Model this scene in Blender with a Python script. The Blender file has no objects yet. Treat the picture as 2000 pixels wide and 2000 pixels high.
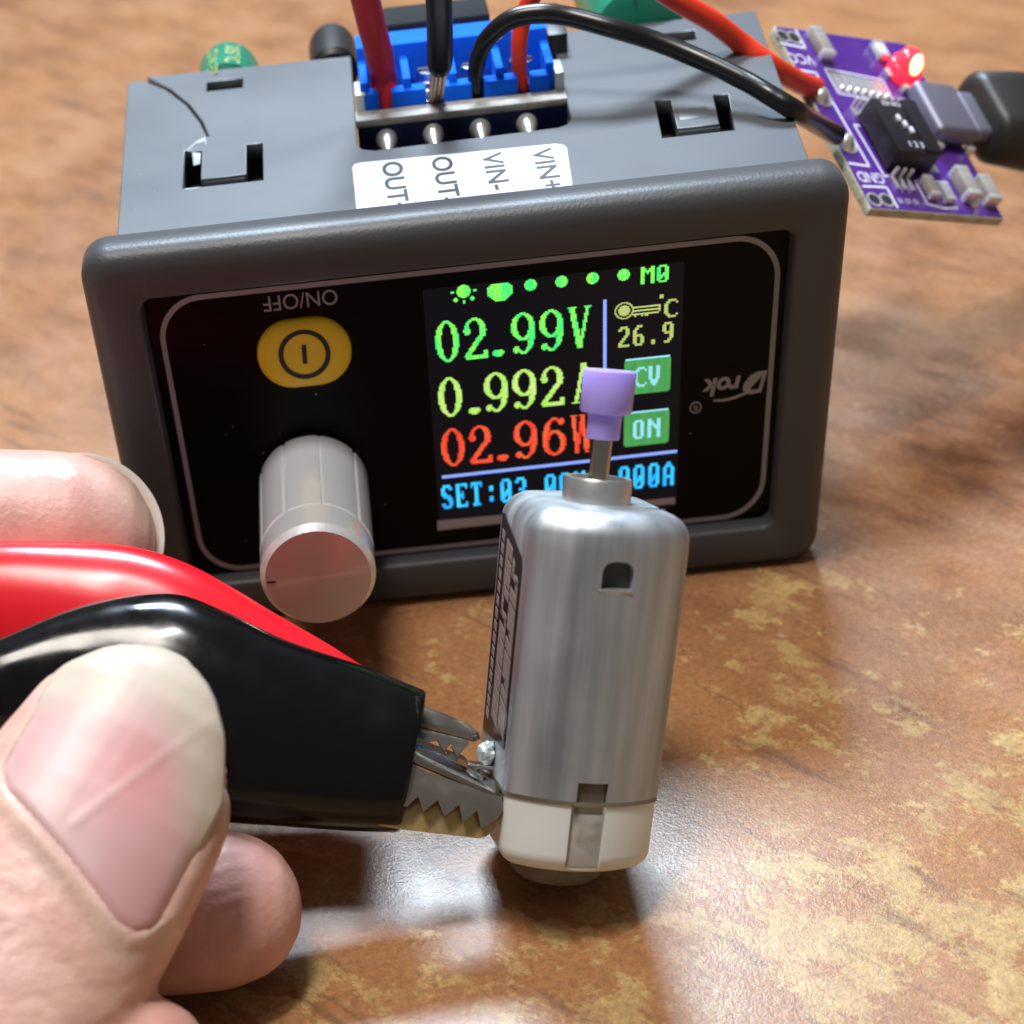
import bpy, bmesh, math, random
from mathutils import Vector, Matrix, noise
random.seed(7)
MM = 0.001
scene = bpy.context.scene
col = scene.collection

# ------------------------------------------------------------------ camera
cam_d = bpy.data.cameras.new('camera')
cam = bpy.data.objects.new('camera', cam_d); col.objects.link(cam)
CAM_LOC = Vector((-10.67,-186.08,126.64)) * MM
_r = [[0.994904, 0.097207, 0.026774], [-0.053026, 0.730305, -0.68106], [-0.085757, 0.676169, 0.731738]]
cam.matrix_world = Matrix.Translation(CAM_LOC) @ Matrix(_r).to_4x4()
cam_d.sensor_width = 36.0
cam_d.lens = 3614.70 / 2000.0 * 36.0
cam_d.shift_x = -(-245.74) / 2000.0
cam_d.shift_y = (1013.79) / 2000.0
cam_d.clip_start = 0.01; cam_d.clip_end = 20.0
cam_d.dof.use_dof = True
cam_d.dof.focus_distance = 0.183
cam_d.dof.aperture_fstop = 29.0
scene.camera = cam

# ------------------------------------------------------------------ world + lamps (indoor bench)
w = bpy.data.worlds.new('World'); scene.world = w; w.use_nodes = True
bg = w.node_tree.nodes['Background']
bg.inputs['Color'].default_value = (1.0, 0.93, 0.88, 1); bg.inputs['Strength'].default_value = 0.13

def area(name, loc, target, sx, sy, power, color):
    l = bpy.data.lights.new(name, 'AREA'); l.shape = 'RECTANGLE'
    l.size = sx * MM; l.size_y = sy * MM; l.energy = power; l.color = color
    o = bpy.data.objects.new(name, l); col.objects.link(o)
    o.location = Vector(loc) * MM
    d = (Vector(target) - Vector(loc)).normalized()
    o.rotation_euler = d.to_track_quat('-Z', 'Y').to_euler()
    return o
area('ceiling_lamp', (-150, -50, 850), (0, 0, 0), 260, 140, 3.9, (1.0, 0.92, 0.83))
area('knob_streak_light', (-30, 5, 640), (-10, -20, 0), 120, 30, 1.7, (1.0, 0.98, 0.96))  # added overhead light, kept for the bright streak along the knob
area('bench_lamp', (-10, 410, 490), (0, -10, 10), 210, 120, 6.8, (0.70, 0.85, 1.0))

scene.view_settings.view_transform = 'Standard'
scene.view_settings.look = 'None'
scene.view_settings.exposure = 0.1
scene.view_settings.gamma = 1.0
scene.cycles.use_denoising = True
scene.cycles.max_bounces = 8

# ------------------------------------------------------------------ materials
def mat(name, base, rough=0.5, metal=0.0, bump=None, var=None, coat=0.0, coat_rough=0.1, sss=0.0, sss_rad=(1.2, .5, .3),
        emit=None, emit_s=0.0, spec=0.5, aniso=0.0, trans=0.0, rough_var=None, ior=1.45, tangent=None):
    m = bpy.data.materials.new(name); m.use_nodes = True
    nt = m.node_tree; b = nt.nodes['Principled BSDF']
    b.inputs['Base Color'].default_value = (*base, 1)
    b.inputs['Roughness'].default_value = rough
    b.inputs['Metallic'].default_value = metal
    b.inputs['Specular IOR Level'].default_value = spec
    b.inputs['IOR'].default_value = ior
    b.inputs['Coat Weight'].default_value = coat
    b.inputs['Coat Roughness'].default_value = coat_rough
    b.inputs['Anisotropic'].default_value = aniso
    b.inputs['Transmission Weight'].default_value = trans
    if sss:
        b.inputs['Subsurface Weight'].default_value = sss
        b.inputs['Subsurface Radius'].default_value = sss_rad
        b.inputs['Subsurface Scale'].default_value = MM
    if emit:
        b.inputs['Emission Color'].default_value = (*emit, 1)
        b.inputs['Emission Strength'].default_value = emit_s
    tc = nt.nodes.new('ShaderNodeTexCoord')
    if var:   # (scale, (second colour), lo, hi)
        n = nt.nodes.new('ShaderNodeTexNoise'); n.inputs['Scale'].default_value = var[0]; n.inputs['Detail'].default_value = 4
        vs = tc.outputs['Object']
        if len(var) > 4:
            mp = nt.nodes.new('ShaderNodeMapping'); mp.inputs['Scale'].default_value = var[4]; nt.links.new(vs, mp.inputs['Vector']); vs = mp.outputs['Vector']
        nt.links.new(vs, n.inputs['Vector'])
        r = nt.nodes.new('ShaderNodeValToRGB')
        r.color_ramp.elements[0].position = var[2]; r.color_ramp.elements[0].color = (*base, 1)
        r.color_ramp.elements[1].position = var[3]; r.color_ramp.elements[1].color = (*var[1], 1)
        nt.links.new(n.outputs['Fac'], r.inputs['Fac']); nt.links.new(r.outputs['Color'], b.inputs['Base Color'])
    if rough_var:   # (scale, lo, hi)
        n = nt.nodes.new('ShaderNodeTexNoise'); n.inputs['Scale'].default_value = rough_var[0]; n.inputs['Detail'].default_value = 5
        nt.links.new(tc.outputs['Object'], n.inputs['Vector'])
        mr = nt.nodes.new('ShaderNodeMapRange'); mr.inputs['From Min'].default_value = .35; mr.inputs['From Max'].default_value = .65
        mr.inputs['To Min'].default_value = rough_var[1]; mr.inputs['To Max'].default_value = rough_var[2]
        nt.links.new(n.outputs['Fac'], mr.inputs['Value']); nt.links.new(mr.outputs['Result'], b.inputs['Roughness'])
    if bump:  # (scale, distance mm, detail[, stretch vec])
        n = nt.nodes.new('ShaderNodeTexNoise'); n.inputs['Scale'].default_value = bump[0]; n.inputs['Detail'].default_value = bump[2]
        src = tc.outputs['Object']
        if len(bump) > 3:
            mp = nt.nodes.new('ShaderNodeMapping'); mp.inputs['Scale'].default_value = bump[3]
            nt.links.new(src, mp.inputs['Vector']); src = mp.outputs['Vector']
        nt.links.new(src, n.inputs['Vector'])
        bp = nt.nodes.new('ShaderNodeBump'); bp.inputs['Strength'].default_value = 1.0; bp.inputs['Distance'].default_value = bump[1] * MM
        nt.links.new(n.outputs['Fac'], bp.inputs['Height']); nt.links.new(bp.outputs['Normal'], b.inputs['Normal'])
    if tangent:
        t = nt.nodes.new('ShaderNodeTangent'); t.direction_type = 'RADIAL'; t.axis = tangent
        nt.links.new(t.outputs['Tangent'], b.inputs['Tangent'])
    return m

def emis(name, c, s, c2=None, scale=1500):
    m = mat(name, (0.0, 0.0, 0.0), 0.4, emit=c, emit_s=s)
    if c2:
        nt = m.node_tree; b = nt.nodes['Principled BSDF']
        tc = nt.nodes.new('ShaderNodeTexCoord'); mp = nt.nodes.new('ShaderNodeMapping'); mp.inputs['Scale'].default_value = (1, 1, .15)
        n = nt.nodes.new('ShaderNodeTexNoise'); n.inputs['Scale'].default_value = scale; n.inputs['Detail'].default_value = 2
        nt.links.new(tc.outputs['Object'], mp.inputs['Vector']); nt.links.new(mp.outputs['Vector'], n.inputs['Vector'])
        r = nt.nodes.new('ShaderNodeValToRGB'); r.color_ramp.elements[0].position = .4; r.color_ramp.elements[1].position = .62
        r.color_ramp.elements[0].color = (*c, 1); r.color_ramp.elements[1].color = (*c2, 1)
        nt.links.new(n.outputs['Fac'], r.inputs['Fac']); nt.links.new(r.outputs['Color'], b.inputs['Emission Color'])
    return m

def table_material():
    m = bpy.data.materials.new('worn_wood_laminate'); m.use_nodes = True
    nt = m.node_tree; b = nt.nodes['Principled BSDF']; L = nt.links
    tc = nt.nodes.new('ShaderNodeTexCoord')
    rot = nt.nodes.new('ShaderNodeMapping'); rot.inputs['Rotation'].default_value = (0, 0, math.radians(50))
    L.new(tc.outputs['Object'], rot.inputs['Vector'])
    st = nt.nodes.new('ShaderNodeMapping'); st.inputs['Scale'].default_value = (0.16, 1.0, 1.0); L.new(rot.outputs['Vector'], st.inputs['Vector'])
    st2 = nt.nodes.new('ShaderNodeMapping'); st2.inputs['Scale'].default_value = (0.5, 1.0, 1.0); L.new(rot.outputs['Vector'], st2.inputs['Vector'])
    st3 = nt.nodes.new('ShaderNodeMapping'); st3.inputs['Scale'].default_value = (.72, 1.0, 1.0); L.new(rot.outputs['Vector'], st3.inputs['Vector'])
    def ns(scale, detail, rough=.55, src=None, dist=0.0):
        n = nt.nodes.new('ShaderNodeTexNoise'); n.inputs['Scale'].default_value = scale; n.inputs['Detail'].default_value = detail
        n.inputs['Roughness'].default_value = rough; n.inputs['Distortion'].default_value = dist
        L.new((src or tc).outputs['Vector' if src else 'Object'], n.inputs['Vector']); return n
    def ramp(fac, stops):
        r = nt.nodes.new('ShaderNodeValToRGB'); e = r.color_ramp.elements
        while len(e) < len(stops): e.new(.5)
        for i, (p, c) in enumerate(stops): e[i].position = p; e[i].color = (*c, 1) if len(c) == 3 else c
        L.new(fac, r.inputs['Fac']); return r
    def mix(fac, a, bb):
        x = nt.nodes.new('ShaderNodeMix'); x.data_type = 'RGBA'
        if hasattr(fac, 'is_output'): L.new(fac, x.inputs[0])
        else: x.inputs[0].default_value = fac
        for s, i in ((a, 6), (bb, 7)):
            if hasattr(s, 'is_output'): L.new(s, x.inputs[i])
            else: x.inputs[i].default_value = (*s, 1)
        return x.outputs[2]
    base = ramp(ns(110, 10, .70, st2).outputs['Fac'], [(.38, (.135, .055, .029)), (.50, (.265, .122, .060)), (.62, (.335, .182, .100))])
    big = ramp(ns(7, 3).outputs['Fac'], [(.36, (0, 0, 0)), (.60, (.7, .7, .7))])
    c1 = mix(big.outputs['Color'], base.outputs['Color'], (.40, .190, .074))
    # tan patches where the print has worn: ragged, crumbly edges
    pa = ns(190, 14, .76, st3); pb = ns(42, 5, .62)
    add = nt.nodes.new('ShaderNodeMath'); add.operation = 'MULTIPLY_ADD'; add.inputs[1].default_value = .70
    L.new(pa.outputs['Fac'], add.inputs[0])
    half = nt.nodes.new('ShaderNodeMath'); half.operation = 'MULTIPLY'; half.inputs[1].default_value = .34; L.new(pb.outputs['Fac'], half.inputs[0])
    L.new(half.outputs[0], add.inputs[2])
    # wear is heavier on the near half of the table top (where the work is done)
    sep = nt.nodes.new('ShaderNodeSeparateXYZ'); L.new(tc.outputs['Object'], sep.inputs[0])
    wear = nt.nodes.new('ShaderNodeMapRange'); wear.inputs['From Min'].default_value = .07; wear.inputs['From Max'].default_value = -.06
    wear.inputs['To Min'].default_value = -.13; wear.inputs['To Max'].default_value = .02
    L.new(sep.outputs['Y'], wear.inputs['Value'])
    add2 = nt.nodes.new('ShaderNodeMath'); add2.operation = 'ADD'; L.new(add.outputs[0], add2.inputs[0]); L.new(wear.outputs['Result'], add2.inputs[1])
    crumb = ns(850, 8, .75); cm = nt.nodes.new('ShaderNodeMath'); cm.operation = 'MULTIPLY_ADD'; cm.inputs[1].default_value = .22; cm.inputs[2].default_value = -.11
    L.new(crumb.outputs['Fac'], cm.inputs[0]); add3 = nt.nodes.new('ShaderNodeMath'); add3.operation = 'ADD'; L.new(add2.outputs[0], add3.inputs[0]); L.new(cm.outputs[0], add3.inputs[1])
    pm = ramp(add3.outputs[0], [(.535, (0, 0, 0)), (.548, (.55, .55, .55)), (.568, (1, 1, 1))])
    yel = ramp(ns(240, 6, .65).outputs['Fac'], [(.3, (.37, .22, .095)), (.7, (.52, .355, .15))])
    c2 = mix(pm.outputs['Color'], c1, yel.outputs['Color'])
    # dark grain streaks
    gs = ramp(ns(210, 6, .65, st, .4).outputs['Fac'], [(.58, (0, 0, 0)), (.66, (.55, .55, .55)), (.78, (.8, .8, .8))])
    c3 = mix(gs.outputs['Color'], c2, (.14, .065, .035))
    fine = ramp(ns(1300, 8, .75).outputs['Fac'], [(.35, (.58, .56, .55)), (.65, (1.18, 1.16, 1.14))])
    x = nt.nodes.new('ShaderNodeMix'); x.data_type = 'RGBA'; x.blend_type = 'MULTIPLY'; x.inputs[0].default_value = .8
    L.new(c3, x.inputs[6]); L.new(fine.outputs['Color'], x.inputs[7])
    L.new(x.outputs[2], b.inputs['Base Color'])
    b.inputs['Specular IOR Level'].default_value = .5
    rr = ramp(ns(90, 6, .6).outputs['Fac'], [(.35, (.26,) * 3), (.7, (.40,) * 3)]); L.new(rr.outputs['Color'], b.inputs['Roughness'])
    h1 = ns(3000, 3, .6); h2 = ns(900, 4, .6); hm = nt.nodes.new('ShaderNodeMath'); hm.operation = 'ADD'
    L.new(h1.outputs['Fac'], hm.inputs[0]); L.new(h2.outputs['Fac'], hm.inputs[1])
    bp = nt.nodes.new('ShaderNodeBump'); bp.inputs['Distance'].default_value = .032 * MM; bp.inputs['Strength'].default_value = 1
    L.new(hm.outputs[0], bp.inputs['Height']); L.new(bp.outputs['Normal'], b.inputs['Normal'])
    return m

MT = {}
MT['table'] = table_material()
MT['bezel'] = mat('grained_grey_plastic', (.060, .063, .069), .42, bump=(2800, .030, 2), spec=.42)
MT['housing'] = mat('grey_plastic', (.084, .094, .108), .46, bump=(2200, .006, 3), rough_var=(40, .36, .46))
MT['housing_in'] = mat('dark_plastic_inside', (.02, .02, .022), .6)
MT['scuff'] = mat('stressed_white_plastic', (.30, .34, .38), .5, bump=(1500, .05, 3))
MT['glass'] = mat('black_panel_glass', (.004, .004, .0045), .28, spec=.09)
MT['panel_print'] = mat('grey_panel_print', (.30, .29, .32), .5)
MT['lcd'] = mat('lcd_off', (.004, .004, .006), .3, spec=.15, emit=(.5, .48, .75), emit_s=.007)
MT['lcd_edge'] = mat('lcd_lower_edge_glare', (.42, .41, .45), .5, bump=(1200, .05, 3))  # pale grey: glare on the screen's lower edge put into the colour
MT['green'] = emis('lcd_green', (.05, .95, .22), 1.15, (.30, 1.0, .10))
MT['yellow'] = emis('lcd_yellow_green', (.44, .92, .13), 1.1, (.66, .95, .25))
MT['orange'] = emis('lcd_red', (1.0, .06, .03), 1.1, (1.0, .15, .05))
MT['cyan'] = emis('lcd_cyan', (.01, .42, 1.0), 1.25, (.05, .62, 1.0))
MT['icon'] = emis('lcd_pale', (.55, .80, .22), .95, (.75, .72, .25))
MT['rule'] = emis('lcd_rule', (.26, .38, 1.0), 1.1)
MT['greenbox'] = emis('lcd_button_green', (.055, .30, .075), 1.0, (.075, .36, .09))
MT['whiteblue'] = emis('lcd_button_letters', (.35, .80, 1.0), 1.1)
MT['button'] = mat('yellow_rubber', (.80, .56, .014), .40, bump=(1500, .006, 3), sss=.1)
MT['button_ink'] = mat('black_ink', (.012, .012, .012), .5)
MT['knob'] = mat('turned_aluminium', (.90, .93, .98), .20, .55, aniso=.8, tangent='Y', rough_var=(3500, .17, .25))
MT['knob_face'] = mat('spun_aluminium_table_tint', (.70, .64, .54), .40, .35, aniso=.95, tangent='Y')  # tan base carries the table's reflection on the end face
MT['sticker'] = mat('white_paper_label', (.62, .65, .68), .55, bump=(700, .01, 3))
MT['print_black'] = mat('black_print', (.02, .022, .026), .55)
MT['pcb_blue'] = mat('dark_blue_solder_mask', (.004, .007, .030), .22)
MT['pcb_edge'] = mat('fibreglass_edge', (.42, .42, .40), .75, bump=(1500, .06, 4), var=(900, (.30, .30, .29), .4, .7))
MT['solder'] = mat('solder', (.80, .79, .76), .30, .75, bump=(800, .04, 3))
MT['blob'] = mat('dull_solder', (.50, .55, .56), .45, .35, bump=(900, .05, 3))
MT['steel'] = mat('bright_steel', (.62, .60, .57), .18, 1.0, rough_var=(700, .12, .3))
MT['blue'] = mat('blue_nylon', (.008, .14, .86), .75, spec=.08, sss=.12, sss_rad=(.3, .5, 1.2), bump=(1200, .02, 3))
MT['spacer'] = mat('pale_clear_plastic', (.60, .70, .70), .3, sss=.3)
MT['capgreen'] = mat('green_capacitor_sleeve', (.010, .20, .125), .3)
MT['capgold'] = mat('gold_print', (.42, .48, .16), .45)
MT['black_part'] = mat('matt_black_part', (.014, .014, .015), .42)
MT['grey_part'] = mat('dark_grey_part', (.03, .034, .038), .85, spec=.04)
MT['wire_red'] = mat('dark_red_silicone', (.60, .014, .030), .42, sss=.1, bump=(900, .01, 3))
MT['wire_orange'] = mat('orange_red_insulation', (.78, .050, .018), .36, sss=.1, bump=(500, .012, 3))
MT['wire_black'] = mat('black_insulation', (.008, .008, .009), .30, bump=(900, .008, 3))
MT['copper'] = mat('tinned_copper', (.50, .38, .32), .4, 1.0)
MT['purple'] = mat('purple_solder_mask', (.070, .020, .215), .28, bump=(500, .01, 3), var=(220, (.095, .03, .26), .4, .7))
MT['pcb_edge2'] = mat('pale_fibreglass_edge', (.55, .58, .47), .7, bump=(1500, .08, 4), var=(500, (.42, .40, .28), .4, .65))
MT['silk'] = mat('white_silkscreen', (.72, .70, .80), .55)
MT['silk_grey'] = mat('tinned_pads', (.50, .50, .58), .4, .5, bump=(900, .05, 3))
MT['hole'] = mat('plated_hole_dark', (.03, .02, .03), .5)
MT['smd'] = mat('grey_ceramic_part', (.30, .27, .25), .5)
MT['smd_end'] = mat('tinned_end', (.74, .74, .72), .32, .6)
MT['dip'] = mat('black_switch_body', (.014, .012, .016), .38, bump=(900, .012, 3))
MT['usb'] = mat('usb_shell', (.20, .19, .25), .50, .6, bump=(600, .01, 2))
MT['led'] = mat('red_led_lens', (.9, .05, .07), .15, sss=.4, emit=(1.0, .015, .04), emit_s=1.5)
MT['led_core'] = mat('lit_led_chip', (1, .8, .5), .5, emit=(1.0, .72, .30), emit_s=2.4)
MT['rubber'] = mat('black_cable_moulding', (.020, .019, .018), .45, bump=(900, .02, 3))
MT['can'] = mat('zinc_plated_steel', (.54, .58, .63), .46, .65, bump=(1300, .010, 5, (1, 1, .05)), rough_var=(200, .42, .58), var=(380, (.27, .30, .33), .36, .66, (1, 1, .06)))
MT['can_top'] = mat('zinc_plated_steel_bright', (.62, .63, .64), .34, .85, bump=(420, .010, 4), rough_var=(260, .28, .42))
MT['cap'] = mat('white_nylon', (.76, .82, .82), .42, sss=.25, sss_rad=(1.5, 1.3, 1.0), bump=(500, .01, 3), var=(140, (.70, .72, .68), .45, .75))
MT['cap_dark'] = mat('grubby_nylon', (.20, .18, .14), .5, bump=(500, .03, 3), var=(300, (.10, .085, .06), .4, .65))
MT['cap_grey'] = mat('stained_nylon', (.46, .46, .43), .5, bump=(500, .03, 3), var=(260, (.20, .18, .15), .52, .72))
MT['vent_shade'] = mat('shade_dark_steel', (.10, .105, .105), .6, .3, bump=(600, .05, 3), var=(500, (.04, .042, .042), .4, .65))  # steel darkened to paint the shade inside the motor vent
MT['shaft'] = mat('ground_steel_shaft', (.52, .48, .43), .20, 1.0, bump=(1600, .01, 2, (1, 1, .1)))
MT['violet'] = mat('violet_nylon', (.46, .38, 1.0), .42, sss=.45, sss_rad=(1.0, .8, 1.6))
MT['label'] = mat('motor_label_dark', (.016, .009, .010), .35, spec=.25)
MT['label_ink'] = mat('motor_label_light', (.26, .21, .21), .45, spec=.2)
MT['boot_red'] = mat('red_vinyl', (.72, .010, .022), .24, sss=.18, sss_rad=(1.6, .2, .2), bump=(160, .04, 3))
MT['boot_black'] = mat('black_vinyl', (.004, .004, .0045), .15, bump=(120, .035, 3), rough_var=(250, .10, .20), spec=.4)
MT['chrome'] = mat('nickel_plate', (.42, .39, .35), .14, 1.0, rough_var=(500, .08, .2))
MT['chrome_dark_reflect'] = mat('nickel_plate_dark_reflect', (.34, .31, .28), .20, .85, rough_var=(500, .1, .25))  # same nickel, with the jaws' dark reflections put into the colour
MT['chrome_gold_reflect'] = mat('nickel_plate_gold_reflect', (.62, .45, .20), .30, .7, rough_var=(500, .2, .36))  # nickel jaw too; warm table reflection painted in as gold

def skin_material():
    m = mat('skin', (.72, .47, .39), .42, bump=(1500, .075, 7), sss=.18, sss_rad=(2.2, .8, .45), spec=.45)
    nt = m.node_tree; b = nt.nodes['Principled BSDF']; L = nt.links
    at = nt.nodes.new('ShaderNodeVertexColor'); at.layer_name = 'tint'
    tc = nt.nodes.new('ShaderNodeTexCoord'); n = nt.nodes.new('ShaderNodeTexNoise'); n.inputs['Scale'].default_value = 170; n.inputs['Detail'].default_value = 5
    L.new(tc.outputs['Object'], n.inputs['Vector'])
    r = nt.nodes.new('ShaderNodeValToRGB'); r.color_ramp.elements[0].position = .35; r.color_ramp.elements[0].color = (.86, .80, .78, 1)
    r.color_ramp.elements[1].position = .65; r.color_ramp.elements[1].color = (1.08, 1.06, 1.04, 1); L.new(n.outputs['Fac'], r.inputs['Fac'])
    x = nt.nodes.new('ShaderNodeMix'); x.data_type = 'RGBA'; x.blend_type = 'MULTIPLY'; x.inputs[0].default_value = 1
    L.new(at.outputs['Color'], x.inputs[6]); L.new(r.outputs['Color'], x.inputs[7]); L.new(x.outputs[2], b.inputs['Base Color'])
    return m
MT['skin'] = skin_material()
def nail_material():
    m = mat('nail', (.66, .45, .42), .38, bump=(260, .012, 3), sss=.25, sss_rad=(1.6, .8, .6), coat=.08, coat_rough=.3)
    nt = m.node_tree; b = nt.nodes['Principled BSDF']
    at = nt.nodes.new('ShaderNodeVertexColor'); at.layer_name = 'tint'; nt.links.new(at.outputs['Color'], b.inputs['Base Color'])
    return m
MT['nail'] = nail_material()

# ------------------------------------------------------------------ builders (all in millimetres, stored in metres)
def link(name, me, material, parent=None, smooth=True, sharp=38):
    o = bpy.data.objects.new(name, me); col.objects.link(o)
    if material is not None:
        me.materials.clear(); me.materials.append(material)
    if smooth:
        me.polygons.foreach_set('use_smooth', [True] * len(me.polygons))
        me.set_sharp_from_angle(angle=math.radians(sharp))
    if parent: o.parent = parent
    return o

def mesh(name, verts, faces, material, parent=None, smooth=True, sharp=38, M=None, fix=True):
    me = bpy.data.meshes.new(name)
    vv = [Vector(v) for v in verts]
    if M is not None: vv = [M @ v for v in vv]
    me.from_pydata([v * MM for v in vv], [], faces)
    if fix:
        bm = bmesh.new(); bm.from_mesh(me); bmesh.ops.recalc_face_normals(bm, faces=bm.faces); bm.to_mesh(me); bm.free()
    me.validate(); me.update()
    return link(name, me, material, parent, smooth, sharp)

def frame(o, u, v):
    u = Vector(u).normalized(); v = Vector(v); v = (v - u * v.dot(u)).normalized(); ww = u.cross(v)
    M = Matrix.Identity(4)
    for i in range(3): M[i][0] = u[i]; M[i][1] = v[i]; M[i][2] = ww[i]; M[i][3] = o[i]
    return M

def thing(name, label, cat, loc=(0, 0, 0), rot3=None, group=None):
    o = bpy.data.objects.new(name, None); col.objects.link(o); o.empty_display_size = .01
    M = Matrix.Translation(Vector(loc) * MM)
    if rot3 is not None: M = M @ Matrix(rot3).to_4x4()
    o.matrix_world = M
    o['label'] = label; o['category'] = cat
    if group: o['group'] = group
    return o

def rrect(w, h, r, cx=0, cy=0, n=7):
    pts = []
    for k, (sx, sy) in enumerate(((1, 1), (-1, 1), (-1, -1), (1, -1))):
        for i in range(n):
            a = math.radians(90 * k + 90 * i / (n - 1))
            pts.append((cx + sx * (w / 2 - r) + r * math.cos(a), cy + sy * (h / 2 - r) + r * math.sin(a)))
    return pts

def loft(rings, closed=False, cap0=False, cap1=False):
    n = len(rings[0]); v = [p for r in rings for p in r]; f = []
    for k in range(len(rings) - 1 + (1 if closed else 0)):
        a = k * n; b = ((k + 1) % len(rings)) * n
        for i in range(n): f.append((a + i, a + (i + 1) % n, b + (i + 1) % n, b + i))
    if cap0: f.append(tuple(range(n)))
    if cap1: f.append(tuple(range((len(rings) - 1) * n, len(rings) * n)))
    return v, f

def lathe(prof, n=48, cap=True):
    rings = [[(r * math.cos(2 * math.pi * i / n), r * math.sin(2 * math.pi * i / n), z) for i in range(n)] for r, z in prof]
    return loft(rings, cap0=cap, cap1=cap)

def spline(pts, sub=10):
    P = [Vector(p) for p in pts]; P = [P[0] * 2 - P[1]] + P + [P[-1] * 2 - P[-2]]; out = []
    for i in range(1, len(P) - 2):
        for k in range(sub):
            t = k / sub; a, b, c, d = P[i - 1], P[i], P[i + 1], P[i + 2]
            out.append(.5 * ((2 * b) + (c - a) * t + (2 * a - 5 * b + 4 * c - d) * t * t + (3 * b - a - 3 * c + d) * t ** 3))
    out.append(P[-2]); return out

def tube(pts, rad, n=20, sub=10, flat=None):
    C = spline(pts, sub); m = len(C)
    R = rad if isinstance(rad, (list, tuple)) else [rad] * len(pts)
    def rr(i):
        t = i / sub; k = min(int(t), len(R) - 2); return R[k] + (R[k + 1] - R[k]) * (t - k)
    rings = []; up = None
    for i, c in enumerate(C):
        d = (C[min(i + 1, m - 1)] - C[max(i - 1, 0)]).normalized()
        if up is None: up = d.orthogonal().normalized()
        up = (up - d * up.dot(d)).normalized(); s = d.cross(up)
        rings.append([c + (up * math.cos(2 * math.pi * k / n) + s * math.sin(2 * math.pi * k / n)) * rr(i) for k in range(n)])
    return loft(rings, cap0=True, cap1=True)

def box(name, lo, hi, material, parent=None, bev=.15, M=None, seg=2):
    bm = bmesh.new(); bmesh.ops.create_cube(bm, size=1)
    for v in bm.verts:
        v.co = Vector([(lo[i] + hi[i]) / 2 + v.co[i] * (hi[i] - lo[i]) for i in range(3)])
    if bev: bmesh.ops.bevel(bm, geom=bm.edges[:], offset=bev, segments=seg, affect='EDGES', profile=.5)
    if M is not None: bmesh.ops.transform(bm, matrix=M, verts=bm.verts)
    for v in bm.verts: v.co *= MM
    bmesh.ops.recalc_face_normals(bm, faces=bm.faces)
    me = bpy.data.meshes.new(name); bm.to_mesh(me); bm.free()
    return link(name, me, material, parent)

def plate(name, outlines, t, material, parent=None, M=None, bev=0.0, res=2, smooth=True, sharp=16):
    """filled 2-D outlines (first = outside, rest = holes) with thickness t, from w=0 to w=t"""
    cu = bpy.data.curves.new(name, 'CURVE'); cu.dimensions = '2D'; cu.fill_mode = 'BOTH'
    for pl in outlines:
        s = cu.splines.new('POLY'); s.points.add(len(pl) - 1); s.use_cyclic_u = True
        for p, q in zip(s.points, pl): p.co = (q[0], q[1], 0, 1)
    cu.extrude = t / 2 - bev; cu.bevel_depth = bev; cu.bevel_resolution = res
    if bev: cu.offset = -bev
    o = bpy.data.objects.new('tmp', cu); col.objects.link(o)
    dg = bpy.context.evaluated_depsgraph_get(); dg.update()
    me = bpy.data.meshes.new_from_object(o.evaluated_get(dg)); bpy.data.objects.remove(o); bpy.data.curves.remove(cu)
    me.name = name
    MMx = (M or Matrix.Identity(4)) @ Matrix.Translation((0, 0, t / 2))
    me.transform(Matrix.Diagonal((MM, MM, MM, 1)) @ MMx)
    bm = bmesh.new(); bm.from_mesh(me); bmesh.ops.remove_doubles(bm, verts=bm.verts, dist=1e-8); bm.to_mesh(me); bm.free()
    return link(name, me, material, parent, smooth, sharp)

def text(name, body, size, material, parent, M, align='CENTER', shear=0.0, t=.03, width=1.0, bold=0.0, bend=None):
    cu = bpy.data.curves.new(name, 'FONT'); cu.body = body; cu.size = size; cu.align_x = align; cu.align_y = 'CENTER'
    cu.shear = shear; cu.extrude = t / 2; cu.offset = bold; cu.resolution_u = 6
    o = bpy.data.objects.new('tmp', cu); col.objects.link(o)
    dg = bpy.context.evaluated_depsgraph_get(); dg.update()
    me = bpy.data.meshes.new_from_object(o.evaluated_get(dg)); bpy.data.objects.remove(o); bpy.data.curves.remove(cu)
    me.name = name
    for v in me.vertices:
        q = Vector((v.co.x * width, v.co.y, v.co.z))
        q = bend(q) if bend else M @ q
        v.co = q * MM
    me.update()
    return link(name, me, material, parent, smooth=False)

def apply_bool(o, cutter):
    md = o.modifiers.new('cut', 'BOOLEAN'); md.operation = 'DIFFERENCE'; md.object = cutter; md.solver = 'EXACT'
    dg = bpy.context.evaluated_depsgraph_get(); dg.update()
    me = bpy.data.meshes.new_from_object(o.evaluated_get(dg)); o.modifiers.clear()
    ms = list(o.data.materials); o.data = me; me.materials.clear()
    for x in ms: me.materials.append(x)
    bpy.data.objects.remove(cutter)
    me.polygons.foreach_set('use_smooth', [True] * len(me.polygons)); me.set_sharp_from_angle(angle=math.radians(35))

# ------------------------------------------------------------------ table
tb = mesh('table_top', [(-1400, -700, 0), (1400, -700, 0), (1400, 1700, 0), (-1400, 1700, 0), (-1400, -700, -25), (1400, -700, -25), (1400, 1700, -25), (-1400, 1700, -25)],
          [(0, 1, 2, 3), (4, 5, 6, 7), (0, 1, 5, 4), (1, 2, 6, 5), (2, 3, 7, 6), (3, 0, 4, 7)], MT['table'], smooth=False)
tb['kind'] = 'structure'; tb['label'] = 'worn brown wood-grain table top with tan patches'

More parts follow.
